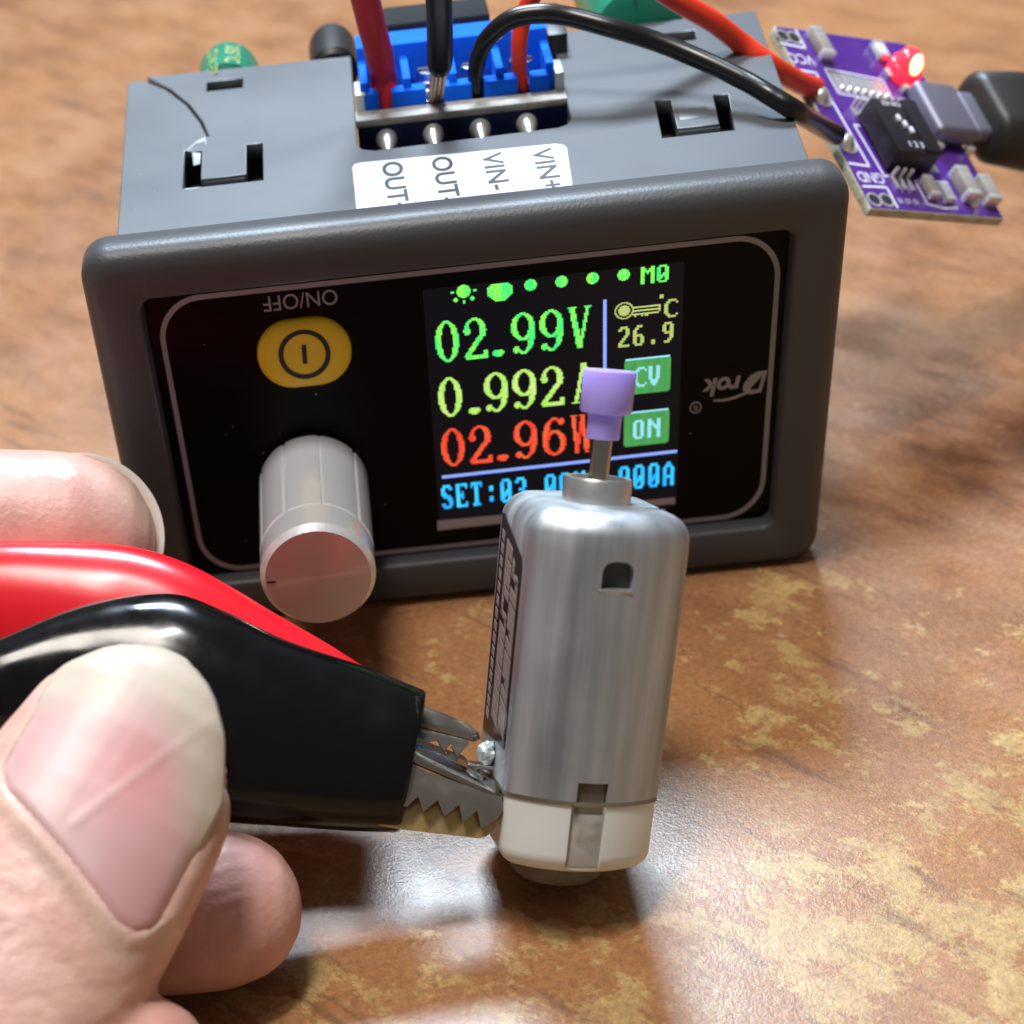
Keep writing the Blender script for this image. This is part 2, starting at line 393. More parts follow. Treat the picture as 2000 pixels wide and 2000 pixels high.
v, f = lathe([(2.3, -.05), (2.1, .06), (1.5, .2), (.7, .26), (.02, .27)], 28)
mesh('varnish_blister', v, f, MT['table'], tb, M=Matrix.Translation((33, -11, 0)) @ Matrix.Diagonal((.8, 1.25, 1, 1)))

# ------------------------------------------------------------------ power supply module
psu = thing('power_supply_module', 'grey panel-mount power supply module with lit colour screen, knob and yellow button', 'power supply', (0, 0, 0))
BW, BH, BT = 79.0, 45.2, 4.8
OC, OW, OH = 22.8, 67.8, 34.7
rings = []
def rr_ring(w_, h_, r, y, cz): return [(x, y, z) for x, z in rrect(w_, h_, r, 0, cz, 9)]
rings.append(rr_ring(72.5, 42, 2, BT, BH / 2)); rings.append(rr_ring(BW - .5, BH - .5, 3.0, BT, BH / 2)); rings.append(rr_ring(BW, BH, 3.2, BT - .25, BH / 2))
rings.append(rr_ring(BW, BH, 3.2, 2.3, BH / 2))
for k in range(1, 9):
    a = math.radians(90 * k / 8); ins = 2.1 * (1 - math.cos(a)); rings.append(rr_ring(BW - 2 * ins, BH - 2 * ins, 3.2 - ins * .8, 2.3 - 2.3 * math.sin(a) , BH / 2))
rings.append(rr_ring(OW + .7, OH + .7, 1.7, 0.0, OC)); rings.append(rr_ring(OW + .2, OH + .2, 1.5, .12, OC)); rings.append(rr_ring(OW - .1, OH - .1, 1.4, .45, OC)); rings.append(rr_ring(OW - .5, OH - .5, 1.3, 2.15, OC))
v, f = loft(rings); mesh('bezel', v, f, MT['bezel'], psu, sharp=50)
PF = lambda y: frame((0, y, 0), (1, 0, 0), (0, 0, 1))       # (u,v) -> (x,z); w towards the viewer
panel = plate('front_panel', [rrect(OW + 1.5, OH + 1.5, 1, 0, OC)], .6, MT['glass'], psu, PF(2.6))
ro = rrect(65.6, 33.3, 4.8, .2, 22.6, 14); ri = rrect(64.5, 32.2, 4.3, .2, 22.6, 14)
plate('border_line', [ro, ri], .02, MT['panel_print'], panel, PF(1.995))
FLIP = frame((-17.35, 1.98, 37.55), (-1, 0, 0), (0, 0, -1))
text('on_off_lettering', 'ON/OFF', 2.35, MT['panel_print'], panel, FLIP, width=.93)
# maker's mark, printed upside down
LG = frame((28.6, 1.98, 22.75), (-1, 0, 0), (0, 0, -1)) @ Matrix.Diagonal((1.06, 1.12, 1, 1))
lettering = text('maker_lettering', 'rok', 2.5, MT['panel_print'], panel, LG @ Matrix.Translation((.95, -.05, 0)), shear=.18, bold=.085, width=1.02)
D_out = [(-3.55, -1.15), (-2.55, -1.12), (-1.75, -.75), (-1.2, -.05), (-1.05, .55), (-1.25, .95), (-.2, 1.25), (1.0, 1.42), (1.9, 1.38), (1.95, 1.55), (.9, 1.68), (-.4, 1.52), (-1.5, 1.12), (-2.0, 1.2), (-3.05, 1.1)]
D_hole = [(-2.75, .75), (-2.0, .78), (-1.85, .6), (-3.0, -.65)]
plate('maker_initial', [D_out, D_hole], .03, MT['panel_print'], panel, LG)
circ = lambda cx, cy, r, n=28: [(cx + r * math.cos(2 * math.pi * i / n), cy + r * math.sin(2 * math.pi * i / n)) for i in range(n)]
plate('registered_mark', [circ(3.75, 2.0, .62), circ(3.75, 2.0, .5)], .03, MT['panel_print'], panel, LG)
text('registered_letter', 'R', .85, MT['panel_print'], panel, LG @ Matrix.Translation((3.75, 2.0, 0)))
for k in range(26):   # dust specks on the glass
    x = random.uniform(-31, 32); z = random.uniform(8, 38)
    s = random.uniform(.05, .13)
    if -5 < x < 23: continue
    mesh('dust_speck', [(x - s, 1.99, z), (x, 1.99, z - s * .6), (x + s * 1.4, 1.99, z + s * .3), (x, 1.97, z + s)], [(0, 1, 2, 3)], MT['smd'], panel, smooth=False, fix=False)

# --- screen
screen = plate('screen', [rrect(27.4, 28.9, .3, 9.15, 22.75)], .02, MT['lcd'], psu, PF(1.99))
plate('screen_edge_glare', [[(-4.85, 8.5), (3.6, 8.55), (22.7, 8.75), (22.6, 9.55), (3.6, 9.6), (-4.8, 9.75)]], .03, MT['lcd_edge'], screen, PF(1.96))

def pix(name, rows, x0, z0, pw, ph, material, gap=.80, y=1.94):
    """lit picture elements: each run of one scan line is a small quad"""
    V = []; F = []
    n = len(rows)
    for j, row in enumerate(rows):
        zz = z0 + (n - 1 - j) * ph
        i = 0
        while i < len(row):
            if row[i] not in ' .':
                k = i
                while k < len(row) and row[k] not in ' .': k += 1
                a, b = x0 + i * pw, x0 + k * pw; q = len(V)
                V += [(a, y, zz), (b, y, zz), (b, y, zz + ph * gap), (a, y, zz + ph * gap)]; F.append((q, q + 1, q + 2, q + 3)); i = k
            else: i += 1
    return mesh(name, V, F, material, screen, smooth=False, fix=False)

def el(u, v, cx, cy, rx, ry): return ((u - cx) / rx) ** 2 + ((v - cy) / ry) ** 2 <= 1
def seg(u, v, a, b, t):
    dx, dy = b[0] - a[0], b[1] - a[1]; k = max(0, min(1, ((u - a[0]) * dx + (v - a[1]) * dy * 3) / (dx * dx + dy * dy * 3)))
    return abs(u - a[0] - k * dx) <= t and abs(v - a[1] - k * dy) < .05
def g0(u, v): return el(u, v, .5, .5, .5, .5) and not el(u, v, .5, .5, .235, .435)
def g9(u, v):
    return (el(u, v, .5, .665, .5, .335) and not el(u, v, .5, .67, .245, .26)) or (g0(u, v) and v < .68 and (u > .5 or v < .13) and u > .16) or el(u, v, .2, .13, .13, .085)
def g6(u, v): return g9(1 - u, 1 - v)
def g2(u, v):
    arc = el(u, v, .5, .69, .47, .31) and not el(u, v, .46, .68, .25, .255) and (v > .69 or u > .5) and v > .52
    xc = .12 + (v - .08) / .5 * .66
    dia = .06 < v < .58 and abs(u - xc) < .13
    return arc or el(u, v, .16, .69, .14, .085) or dia or (v < .1 and .04 < u < .96) or (v < .2 and .84 < u < .98)
def gV(u, v):
    return abs(u - (.5 - .33 * v)) < .12 or abs(u - (.5 + .35 * v)) < .075 or (v > .95 and (u < .36 or u > .66))
def gA(u, v):
    return abs(u - (.5 + .33 * (1 - v))) < .12 or abs(u - (.5 - .33 * (1 - v))) < .075 or (.26 < v < .33 and .25 < u < .75) or (v < .05 and (u < .36 or u > .64))
def gW(u, v):
    return abs(u - (.3 - .18 * v)) < .085 or abs(u - (.3 + .2 * v)) < .06 or abs(u - (.7 - .2 * v)) < .085 or abs(u - (.7 + .2 * v)) < .06 or (v > .95 and (u < .3 or .38 < u < .62 or u > .75))
def gd(u, v): return el(u, v, .3, .09, .26, .085)
GL = {'0': g0, '2': g2, '6': g6, '9': g9, 'V': gV, 'A': gA, 'W': gW, '.': gd}
def big(name, s, xs, z0, hgt, wid, material):
    nx, ny = 16, 30; V = []
    pw, ph = wid / nx, hgt / ny
    rows_all = []
    x_min = xs[0]; ncol = int((xs[-1] + wid - x_min) / pw) + 2
    grid = [[' '] * ncol for _ in range(ny)]
    for ch, x in zip(s, xs):
        o = int(round((x - x_min) / pw))
        for j in range(ny):
            for i in range(nx):
                if GL[ch]((i + .5) / nx, 1 - (j + .5) / ny): grid[j][o + i] = '#'
    return pix(name, [''.join(r) for r in grid], x_min, z0, pw, ph, material)
gx = [-3.6, -.55, 2.3, 4.55, 7.5, 10.6]
big('voltage_reading', '02.99V', gx, 28.95, 4.65, 2.55, MT['green'])
big('current_reading', '0.992A', [-3.7, -.6, 1.35, 4.4, 7.45, 10.9], 22.55, 4.65, 2.6, MT['yellow'])
big('power_reading', '02.96W', [-3.75, -.6, 2.3, 4.45, 7.6, 10.75], 16.5, 4.65, 2.6, MT['orange'])

F8 = {'S': ' ####  ;##  ## ;##     ;###    ; ####  ;   ### ;    ## ;##  ## ; ####  ',
      'E': '###### ;##   # ;##     ;## #   ;####   ;## #   ;##     ;##   # ;###### ',
      'T': '###### ;# ## # ;  ##   ;  ##   ;  ##   ;  ##   ;  ##   ;  ##   ; ####  ',
      ':': '       ;       ;  ##   ;  ##   ;       ;       ;  ##   ;  ##   ;       ',
      '0': ' ####  ;##  ## ;##  ## ;##  ## ;## ### ;###### ;### ## ;##  ## ; ####  ',
      '.': '       ;       ;       ;       ;       ;       ;       ;  ##   ;  ##   ',
      'V': '##  ## ;##  ## ;##  ## ;##  ## ;##  ## ;##  ## ; ####  ; ####  ;  ##   ',
      'A': '  ##   ; ####  ;##  ## ;##  ## ;##  ## ;###### ;##  ## ;##  ## ;##  ## ',
      '3': ' ####  ;##  ## ;    ## ;    ## ;  ###  ;    ## ;    ## ;##  ## ; ####  ',
      'M': '##   ##;### ###;#######;## # ##;##   ##;##   ##;##   ##;##   ##;##   ##',
      'C': '  #### ; ##   #;##     ;##     ;##     ;##     ;##     ; ##   #;  #### ',
      'O': ' ####  ;##  ## ;##  ## ;##  ## ;##  ## ;##  ## ;##  ## ;##  ## ; ####  ',
      'N': '##   ##;###  ##;#### ##;## ####;##  ###;##   ##;##   ##;##   ##;##   ##',
      '2': ' ####  ;##  ## ;    ## ;    ## ;   ##  ;  ##   ; ##    ;##     ;###### ',
      '6': '  ###  ; ##    ;##     ;##     ;#####  ;##  ## ;##  ## ;##  ## ; ####  ',
      '9': ' ####  ;##  ## ;##  ## ;##  ## ; ##### ;    ## ;    ## ;   ##  ; ###   ', ' ': ';'.join(['       '] * 9)}
def small(name, s, x0, x1, z0, z1, material, gap=.78):
    rows = ['' for _ in range(18)]
    for ch in s:
        for j, r in enumerate(F8[ch].split(';')):
            rows[2 * j] += r + ' '; rows[2 * j + 1] += r + ' '
    n = len(rows[0]) - 1
    return pix(name, rows, x0, z0, (x1 - x0) / n, (z1 - z0) / 18, material, gap)
small('set_point_line', 'SET:03.00V3.000A', -4.1, 22.65, 11.2, 14.2, MT['cyan'], .92)
small('memory_label', 'M0', 18.3, 21.45, 35.25, 37.1, MT['green'])
small('unit_letter', 'C', 20.85, 22.3, 31.3, 33.3, MT['icon'])
small('temperature_reading', '26.9', 16.0, 22.1, 28.5, 30.8, MT['icon'])
def disc_rows(n, fn):
    return [''.join('#' if fn((i + .5) / n * 2 - 1, 1 - (j + .5) / n * 2) else ' ' for i in range(n)) for j in range(n)]
disc = disc_rows(12, lambda a, b: a * a + b * b < 1)
def sunf(a, b):
    if a * a + b * b < .3: return True
    for ang in (0, 180, 225, 270, 315):
        c, s = math.cos(math.radians(ang)), math.sin(math.radians(ang)); p = a * c + b * s; q = abs(-a * s + b * c)
        if .72 < p < 1.05 and q < .13: return True
    return False
pix('sun_icon', disc_rows(22, sunf), -1.65, 35.25, .125, .12, MT['green'])
pix('memory_dot_current', disc_rows(14, lambda a, b: a * a + b * b < 1 and b < .75), 2.2, 35.1, .19, .16, MT['green'])
for x in (6.75, 10.0, 13.25, 16.5): pix('memory_dot', disc, x - .65, 35.85, .11, .105, MT['green'])
pix('thermometer_bulb', disc_rows(16, lambda a, b: .72 < a * a + b * b < 1.05 or a * a + b * b < .4), 15.6, 31.65, .125, .115, MT['icon'])
pix('thermometer_tube', ['################', '               #', '################', '               #', '###############', ' #   # ##      '], 17.5, 31.75, .185, .19, MT['icon'])
pix('degree_dot', ['##', '##', '##'], 20.35, 33.5, .2, .14, MT['icon'])
def rule(name, a, b, wd, material, y=1.95):
    a = Vector((a[0], y, a[1])); b = Vector((b[0], y, b[1])); d = (b - a).normalized(); s = Vector((-d.z, 0, d.x)) * wd / 2
    return mesh(name, [a - s, b - s, b + s, a + s], [(0, 1, 2, 3)], material, screen, smooth=False, fix=False)
rule('vertical_rule', (14.55, 15.4), (14.55, 34.0), .36, MT['rule']); rule('horizontal_rule', (-3.9, 15.25), (22.7, 15.4), .36, MT['rule'])
for nm, z0, z1, s in (('mode_button', 22.85, 26.95, 'CV'), ('output_button', 16.6, 20.7, 'ON')):
    bx_ = plate(nm, [rrect(5.05, z1 - z0, .35, 19.2, (z0 + z1) / 2)], .01, MT['greenbox'], screen, PF(1.965))
    rule(nm + '_edge', (16.8, z1), (21.6, z1), .18, MT['whiteblue'], 1.945)
    small(nm + '_letters', s, 17.7, 20.75, z0 + .85, z1 - .95, MT['whiteblue'])

# --- yellow button
bp = [(x, z) for x, z in rrect(10.1, 7.6, 3.75, 0, 0, 12)]
rings = []
for ins, y in ((0, 2.0), (0, 1.75), (.15, 1.5), (.5, 1.35), (1.2, 1.3), (1.6, 1.34), (2.0, 1.36)):
    rings.append([(-17.6 + x * (1 - ins / 5.05), y, 31.8 + z * (1 - ins / 3.8)) for x, z in bp])
v, f = loft(rings, cap1=True); btn = mesh('power_button', v, f, MT['button'], psu)
BF = frame((-17.6, 1.33, 31.85), (1, 0, 0), (0, 0, 1))
plate('power_ring', [circ(0, 0, 2.78, 48), circ(0, 0, 2.25, 48)], .03, MT['button_ink'], btn, BF)
plate('power_bar', [rrect(.5, 2.1, .05)], .03, MT['button_ink'], btn, BF @ Matrix.Rotation(math.radians(-3), 4, 'Z'))

# --- knob
KX, KZ, KR = -18.4, 16.35, 6.15
n = 180
prof = [(KR, 1.2), (KR, -12.6), (KR - .12, -12.75), (KR - .12, -13.3), (KR, -13.45), (KR, -16.5), (KR - .55, -17.25)]
rings = []
for r, y in prof:
    ring = []
    for i in range(n):
        a = 2 * math.pi * i / n; rr_ = r
        k = (math.degrees(a) + 4) % 40
        if k < 3.4 and -12.7 < y < 1.3: rr_ -= .16
        ring.append((KX + rr_ * math.cos(a), y, KZ + rr_ * math.sin(a)))
    rings.append(ring)
v, f = loft(rings, cap0=True); knob = mesh('knob', v, f, MT['knob'], psu, sharp=30)
frings = []
rr0 = KR - .55; k = 0; y0 = -17.25
while rr0 > .15:
    frings.append([(KX + rr0 * math.cos(2 * math.pi * i / 96), y0 + (.012 if k % 2 else -.012), KZ + rr0 * math.sin(2 * math.pi * i / 96)) for i in range(96)]); rr0 -= .105; k += 1
v, f = loft(frings, cap1=True); mesh('knob_face', v, f, MT['knob_face'], knob, sharp=60)
plate('knob_pointer', [rrect(.95, .22, .05)], .04, MT['print_black'], knob, frame((KX - 5.0, -17.27, KZ + .1), (1, 0, 0), (0, 0, 1)))

# --- housing
HZ = 44.4
hx0, hx1, hx0b, hx1b, hy0, hy1 = -35.5, 36.0, -36.2, 38.6, BT - .2, 48.6
top = [(hx0, hy0), (hx1, hy0), (hx1b, hy1), (14.4, hy1), (13.7, 23.3), (13.1, 21.9), (12.0, 21.3), (-8.0, 20.6), (-9.3, 21.3), (-9.8, 22.6), (-9.5, hy1), (-33.9, hy1 + .6), (-31.0, 44.6), (-28.6, 39.2), (-27.0, 33.8), (-26.2, 29.4), (-26.45, 29.4), (-27.35, 33.8), (-29.0, 39.2), (-31.4, 44.3), (-34.3, hy1 - .5), (hx0b, hy1 - .6)]
u_left = [(-28.9, 26.2), (-28.9, 16.1), (-20.2, 16.1), (-20.2, 26.0), (-22.0, 26.0), (-22.0, 18.1), (-27.0, 18.0), (-27.0, 25.6)]
u_right = [(23.2, 25.8), (22.5, 15.6), (30.2, 15.6), (31.2, 25.2), (29.6, 25.5), (28.9, 17.6), (24.4, 17.6), (24.9, 25.4)]
w_left = [(-26.7, 45.6), (-26.7, 42.6), (-22.4, 42.6), (-22.4, 45.6)]
w_right = [(27.2, 44.8), (27.0, 41.8), (30.5, 41.8), (30.8, 44.8)]
housing = plate('housing', [top, u_left, u_right, w_left, w_right], 1.6, MT['housing'], psu, Matrix.Translation((0, 0, HZ - 1.6)), bev=.12, smooth=False)
def wall(name, pts, material=MT['housing']):   # pts: plan polyline, thick 1.5
    a, b = Vector(pts[0]), Vector(pts[1]); d = (b - a).normalized(); s = Vector((-d.y, d.x)) * 1.5
    return plate(name, [[tuple(a), tuple(b), tuple(b + s), tuple(a + s)]], HZ - 1.62 - 1.2, material, psu, Matrix.Translation((0, 0, 1.2)))
wall('side_wall', ((hx0b + .05, hy1 - .7), (hx0 + .05, hy0)))
wall('side_wall', ((hx1 - .05, hy0), (hx1b - .05, hy1 - .1)))
box('housing_floor', (hx0 + .1, hy0, 1.2), (hx1 - .1, hy1 - 1, 2.8), MT['housing'], psu, 0)
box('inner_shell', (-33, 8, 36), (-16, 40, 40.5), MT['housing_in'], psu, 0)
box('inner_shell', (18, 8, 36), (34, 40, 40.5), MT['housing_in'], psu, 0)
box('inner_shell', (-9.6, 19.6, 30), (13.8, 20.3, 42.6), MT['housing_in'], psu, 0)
# snap latches in the U slots
for x_, y_ in ((-24.5, 18.0), (26.7, 17.55)):
    box('latch_catch', (x_ - 2.3, y_ - .15, HZ - 2.6), (x_ + 2.3, y_ + .4, HZ - .3), MT['housing'], psu, .1)
box('latch_pad', (25.0, 19.6, HZ - .5), (28.4, 22.4, HZ + .06), MT['housing'], psu, .12)
# whitened plastic at the crack
v = []; 
mesh('stress_mark', [(-28.7, 26.2, HZ + .02), (-27.5, 28.6, HZ + .02), (-26.6, 29.3, HZ + .04), (-26.5, 27.4, HZ + .02), (-27.1, 26.0, HZ - .1), (-27.3, 23.9, HZ - .7), (-28.0, 23.9, HZ - .8), (-28.1, 26.2, HZ - .05)],
     [(0, 1, 7), (1, 2, 7), (2, 4, 7), (2, 3, 4), (4, 5, 7), (5, 6, 7)], MT['scuff'], housing, smooth=False, fix=False)
mesh('stress_mark', [(-28.8, 16.08, HZ + .02), (-26.9, 16.05, HZ + .02), (-27.4, 15.75, HZ + .02), (-28.5, 15.65, HZ + .02)], [(0, 1, 2, 3)], MT['scuff'], housing, smooth=False, fix=False)
for k in range(34):   # fine scratches
    x = random.uniform(-34, 34); y = random.uniform(7, 40)
    if -12 < x < 15: continue
    a = random.uniform(0, 3.1); l = random.uniform(.15, .7); wd = .035
    dx, dy = math.cos(a) * l, math.sin(a) * l; nx_, ny_ = -math.sin(a) * wd, math.cos(a) * wd
    if any(abs(x - q) < 6 and 14 < y < 28 for q in (-24.5, 26.9)): continue
    mesh('scratch', [(x, y, HZ + .012), (x + dx, y + dy, HZ + .012), (x + dx * .6 + nx_, y + dy * .6 + ny_, HZ + .016), (x + nx_, y + ny_, HZ + .016)], [(0, 1, 2, 3)], MT['scuff'], housing, smooth=False, fix=False)

# --- sticker with terminal names
st_pts = [(-10.6, 4.9), (11.7, 4.9), (12.3, 15.6), (12.0, 16.5), (11.2, 16.9), (-9.6, 17.6), (-10.3, 17.4), (-10.6, 16.6)]
sticker = plate('terminal_label', [st_pts], .08, MT['sticker'], psu, Matrix.Translation((0, 0, HZ + .01)))
for x, s, y in ((-6.5, 'OUT+', 17.0), (-1.2, 'OUT-', 16.9), (4.15, 'VIN-', 16.3), (9.45, 'VIN+', 16.0)):
    text('terminal_lettering', s, 3.0, MT['print_black'], sticker, frame((x, y, HZ + .1), (0.02, -1, 0), (1, 0, 0)), align='LEFT', t=.02, width=1.6, bold=.05)

# --- inner circuit board edge with solder pins
pcb = box('circuit_board', (-9.6, 28.4, 26), (13.7, 30.0, 44.0), MT['pcb_blue'], psu, .05)
box('board_edge', (-9.7, 28.35, 43.9), (13.9, 31.0, 44.65), MT['pcb_edge'], pcb, .06)
for x in (-6.45, -1.18, 4.07, 9.32):
    v, f = lathe([(.02, -4.6), (.38, -4.55), (.42, -3.8), (.55, -3.0), (.9, -1.7), (1.12, -.8), (1.2, 0), (1.2, .2)], 24)
    mesh('solder_pin', v, f, MT['solder'], pcb, M=Matrix(((1, 0, 0, x), (0, 0, 1, 28.4), (0, -1, 0, 42.3), (0, 0, 0, 1))))
for x0, x1 in ((-9.5, -8.4), (12.9, 13.9)):
    box('spacer', (x0, 31.1, 38), (x1, 35, 46.4), MT['spacer'], psu, .1)

# --- blue screw terminal block
tbk = thing('t', '', '') ; bpy.data.objects.remove(tbk)
blk = box('terminal_block', (-8.6, 30.4, 34), (13.0, 33.2, 42.5), MT['blue'], psu, .1)
tx = [-8.4, -3.6, 1.55, 6.8, 12.4]
for x in tx: box('divider', (x - .45, 31.8, 36), (x + .45, 40.5, 47.3), MT['blue'], blk, .12)
box('back_wall', (-8.85, 38.6, 34), (12.85, 40.0, 48.6), MT['blue'], blk, .12)
mesh('sloped_top', [(-8.85, 39.0, 48.3), (12.85, 39.0, 48.3), (12.85, 42.6, 48.6), (-8.85, 42.6, 48.6), (-8.85, 42.6, 36), (12.85, 42.6, 36), (-8.85, 39, 36), (12.85, 39, 36)],
     [(0, 1, 2, 3), (3, 2, 5, 4), (0, 3, 4, 6), (1, 2, 5, 7), (0, 1, 7, 6)], MT['blue'], blk, smooth=False)
for x0, x1 in ((-8.8, -6.85), (-5.45, -1.55), (-.4, 3.6), (4.9, 8.75), (10.15, 12.3)):
    box('front_lip', (x0, 31.1, 40), (x1, 33.0, 46.3), MT['blue'], blk, .22)
for k, x in enumerate((-6.0, -.95, 4.15, 9.6)):
    cg = box('clamp_cage', (x - 1.9, 34.0, 36), (x + 1.9, 38.5, 45.0), MT['steel'], blk, .35, seg=3)
    v, f = lathe([(0.05, -.9), (1.0, -.7), (1.45, 0), (1.3, .8), (.05, .95)], 20)
    mesh('clamp_screw', v, f, MT['steel'], cg, M=Matrix.Translation((x, 36.2, 45.6)))
    box('screw_slot', (x - 1.2, 36.0, 46.2), (x + 1.2, 36.4, 46.62), MT['print_black'], cg, .05)
    box('clamp_plate', (x - 1.5, 33.1, 36), (x + 1.5, 33.7, 44.2), MT['steel'], cg, .1)

# --- tall parts behind the housing
def lying_can(name, x, z, r, y0, y1, material, n=40):
    v, f = lathe([(r * .8, 0), (r, .6), (r, y1 - y0 - 1.4), (r * .93, y1 - y0 - .5), (r * .8, y1 - y0), (.1, y1 - y0)], n)
    return mesh(name, v, f, material, psu, M=frame((x, y0, z), (1, 0, 0), (0, 0, 1)) @ Matrix.Rotation(math.pi, 4, 'X') if False else Matrix(((1, 0, 0, x), (0, 0, 1, y0), (0, -1, 0, z), (0, 0, 0, 1))))
def wrap(x, z, r, y_c, a_c):
    """text bent round a lying can: text runs along -y, letters stand along +angle"""
    def fn(q):
        a = a_c - q.y / r
        return Vector((x + (r + .03 + q.z) * math.cos(a), y_c - q.x, z + (r + .03 + q.z) * math.sin(a)))
    return fn
capa = lying_can('capacitor', -24.5, 41.0, 3.75, 49.3, 58, MT['capgreen'])
text('capacitor_print', '105°C', 2.5, MT['capgold'], capa, None, bend=wrap(-24.5, 41, 3.75, 53.2, math.radians(78)), t=.02)
text('capacitor_print', 'LOW ESR', 2.2, MT['capgold'], capa, None, bend=wrap(-24.5, 41, 3.75, 51.8, math.radians(117)), t=.02)
capb = lying_can('capacitor', 25.0, 42.2, 5.6, 49.4, 86, MT['capgreen'])
text('capacitor_print', 'Chang', 3.4, MT['capgold'], capb, None, bend=wrap(25.0, 42.2, 5.6, 57.2, math.radians(73)), t=.02, bold=.03)
text('capacitor_print', 'VENT', 3.2, MT['capgold'], capb, None, bend=wrap(25.0, 42.2, 5.6, 53.0, math.radians(108)), t=.02)
lying_can('black_capacitor', -11.6, 42.4, 2.9, 49.2, 58.5, MT['black_part'])
box('heat_spreader', (-5.4, 45.0, 30), (7.0, 51.0, 48.6), MT['grey_part'], psu, .5)
box('driver_chip', (13.3, 42, 36), (15.6, 52, 46.6), MT['black_part'], psu, .2)

# ------------------------------------------------------------------ wires on the module
def wire(name, label, pts, r, material, group=None, n=20):
    t = thing(name, label, 'wire', pts[0], group=group)
    o = Vector(pts[0]); v, f = tube([Vector(p) - o for p in pts], r, n)
    mesh('insulation', v, f, material, t, sharp=70); return t, o
wr, o = wire('output_wire', 'thick dark red wire rising out of the leftmost blue terminal', [(-6.0, 34.4, 40.0), (-6.07,32.60,44.27), (-6.10,34.00,46.46), (-6.37,34.00,49.26), (-6.87,33.50,52.20), (-7.39,33.00,55.38), (-8.30,31.00,60.62), (-10.13,26.00,70.25), (-26, 18, 112), (-66, 6, 138), (-120, -8, 128), (-150, -20, 92), (-142, -28, 60), (-118, -32, 44), (-72.12,-25.78,22.66)], [1.15, 1.35, 1.5] + [1.6] * 12, MT['wire_red'])
wb, o = wire('output_wire', 'thick black wire standing straight up from the second blue terminal', [(-0.09,27.21,49.40), (-0.05,26.88,50.46), (0.10,25.67,54.11), (0.13,24.69,57.29), (-0.00,23.82,61.95), (-0.00,23.54,69.89), (-18, 6, 118), (-60, -8, 148), (-122, -24, 136), (-158, -36, 96), (-150, -42, 58), (-122, -46, 40), (-68.86,-43.28,23.48)], [1.15] + [1.42] * 12, MT['wire_black'])
for k in range(9):
    a = k * .7; e0 = Vector((-0.07,27.24,49.70)) + Vector((math.cos(a) * .75, math.sin(a) * .5, 0)); e1 = Vector((-.95 + math.cos(a) * .5, 33.6 + math.sin(a) * .4, 42))
    v, f = tube([e0 - o, (e0 + e1) / 2 - o + Vector((random.uniform(-.1, .1), 0, 0)), e1 - o], .2, 8, 4); mesh('bare_strand', v, f, MT['copper'], wb)
wk, o = wire('input_wire', 'thin black wire arching from the third blue terminal to the purple board', [(4.2, 34.6, 40.5), (4.13,32.40,44.26), (4.11,32.20,46.53), (4.47,32.00,48.45), (5.61,31.50,50.63), (8.17,31.00,52.46), (11.31,30.50,52.87), (14.42,30.00,52.40), (18.63,28.15,51.50), (23.27,27.17,50.00), (27.64,24.79,48.60), (31.73,21.11,47.40), (34.56,17.90,46.40), (37.38,17.72,44.60), (42.08,27.38,39.13), (45.49,32.56,35.63)], [.7, .8, .92, .97, 1.0, 1.0, 1.0, 1.0, 1.0, 1.0, 1.0, 1.0, 1.03, 1.05, 1.08, 1.1], MT['wire_black'])
wo_, o = wire('input_wire', 'orange-red wire looping from the fourth blue terminal to the purple board', [(9.5, 34.6, 40.5), (9.36,32.60,44.19), (9.12,33.00,46.15), (9.21,33.50,49.03), (9.72,34.00,51.04), (10.64,34.00,53.19), (13.46,34.00,56.48), (18.18,34.00,56.90), (22.66,34.00,54.42), (26.56,34.50,51.48), (31.11,35.50,48.37), (34.73,36.50,45.28), (37.98,35.70,42.92), (42.33,39.33,39.31), (44.93,41.87,37.48)], [.7, .78, .85, .9, .95, 1.0, 1.05, 1.08, 1.1, 1.12, 1.14, 1.16, 1.18, 1.18, 1.16], MT['wire_orange'])

# ------------------------------------------------------------------ purple trigger board
PR = [[0.86573, -0.24433, 0.43682], [0.38663, 0.8807, -0.27365], [-0.31784, 0.4058, 0.85692]]
trg = thing('trigger_board', 'small purple circuit board with a glowing red light, hung on two wires', 'circuit board', (54.05,41.82,32.63), PR)
PA, PB, PTH = 10.79, 14.5, 1.15
cut = [(-PA, -PB), (PA, -PB), (PA, PB), (-PA + .4, PB), (-PA, PB - .5)]
brd = plate('board', [cut], PTH - .06, MT['pcb_edge2'], trg, Matrix.Translation((0, 0, -PTH)), bev=.05)
plate('solder_mask', [[(x * .988, y * .99) for x, y in cut]], .05, MT['purple'], brd, Matrix.Translation((0, 0, -.05)))
def L2(name, pts, wd, material=None, z=.012):
    V = []; F = []
    for a, b in zip(pts[:-1], pts[1:]):
        a, b = Vector(a), Vector(b); d = (b - a).normalized(); s = Vector((-d.y, d.x)) * wd / 2; e = d * wd / 2; q = len(V)
        V += [(*(a - e - s), z), (*(b + e - s), z), (*(b + e + s), z), (*(a - e + s), z)]; F.append((q, q + 1, q + 2, q + 3))
    return mesh(name, V, F, material or MT['silk'], brd, smooth=False, fix=False)
C4 = lambda *p: p
L2('silk_line', [(-10.93,7.26), (-7.84,7.07), (-7.38,-7.74), (-10.36,-7.56)], .3)
L2('silk_line', [(-10.92,11.48), (-7.38,11.18), (-7.33,14.13)], .3)
L2('silk_line', [(-10.12,-11.10), (-6.38,-10.94), (-6.41,-13.98)], .3)
L2('silk_line', [(-5.42,-1.15), (-6.18,-1.07), (-5.76,-9.19), (-5.09,-9.01)], .26)
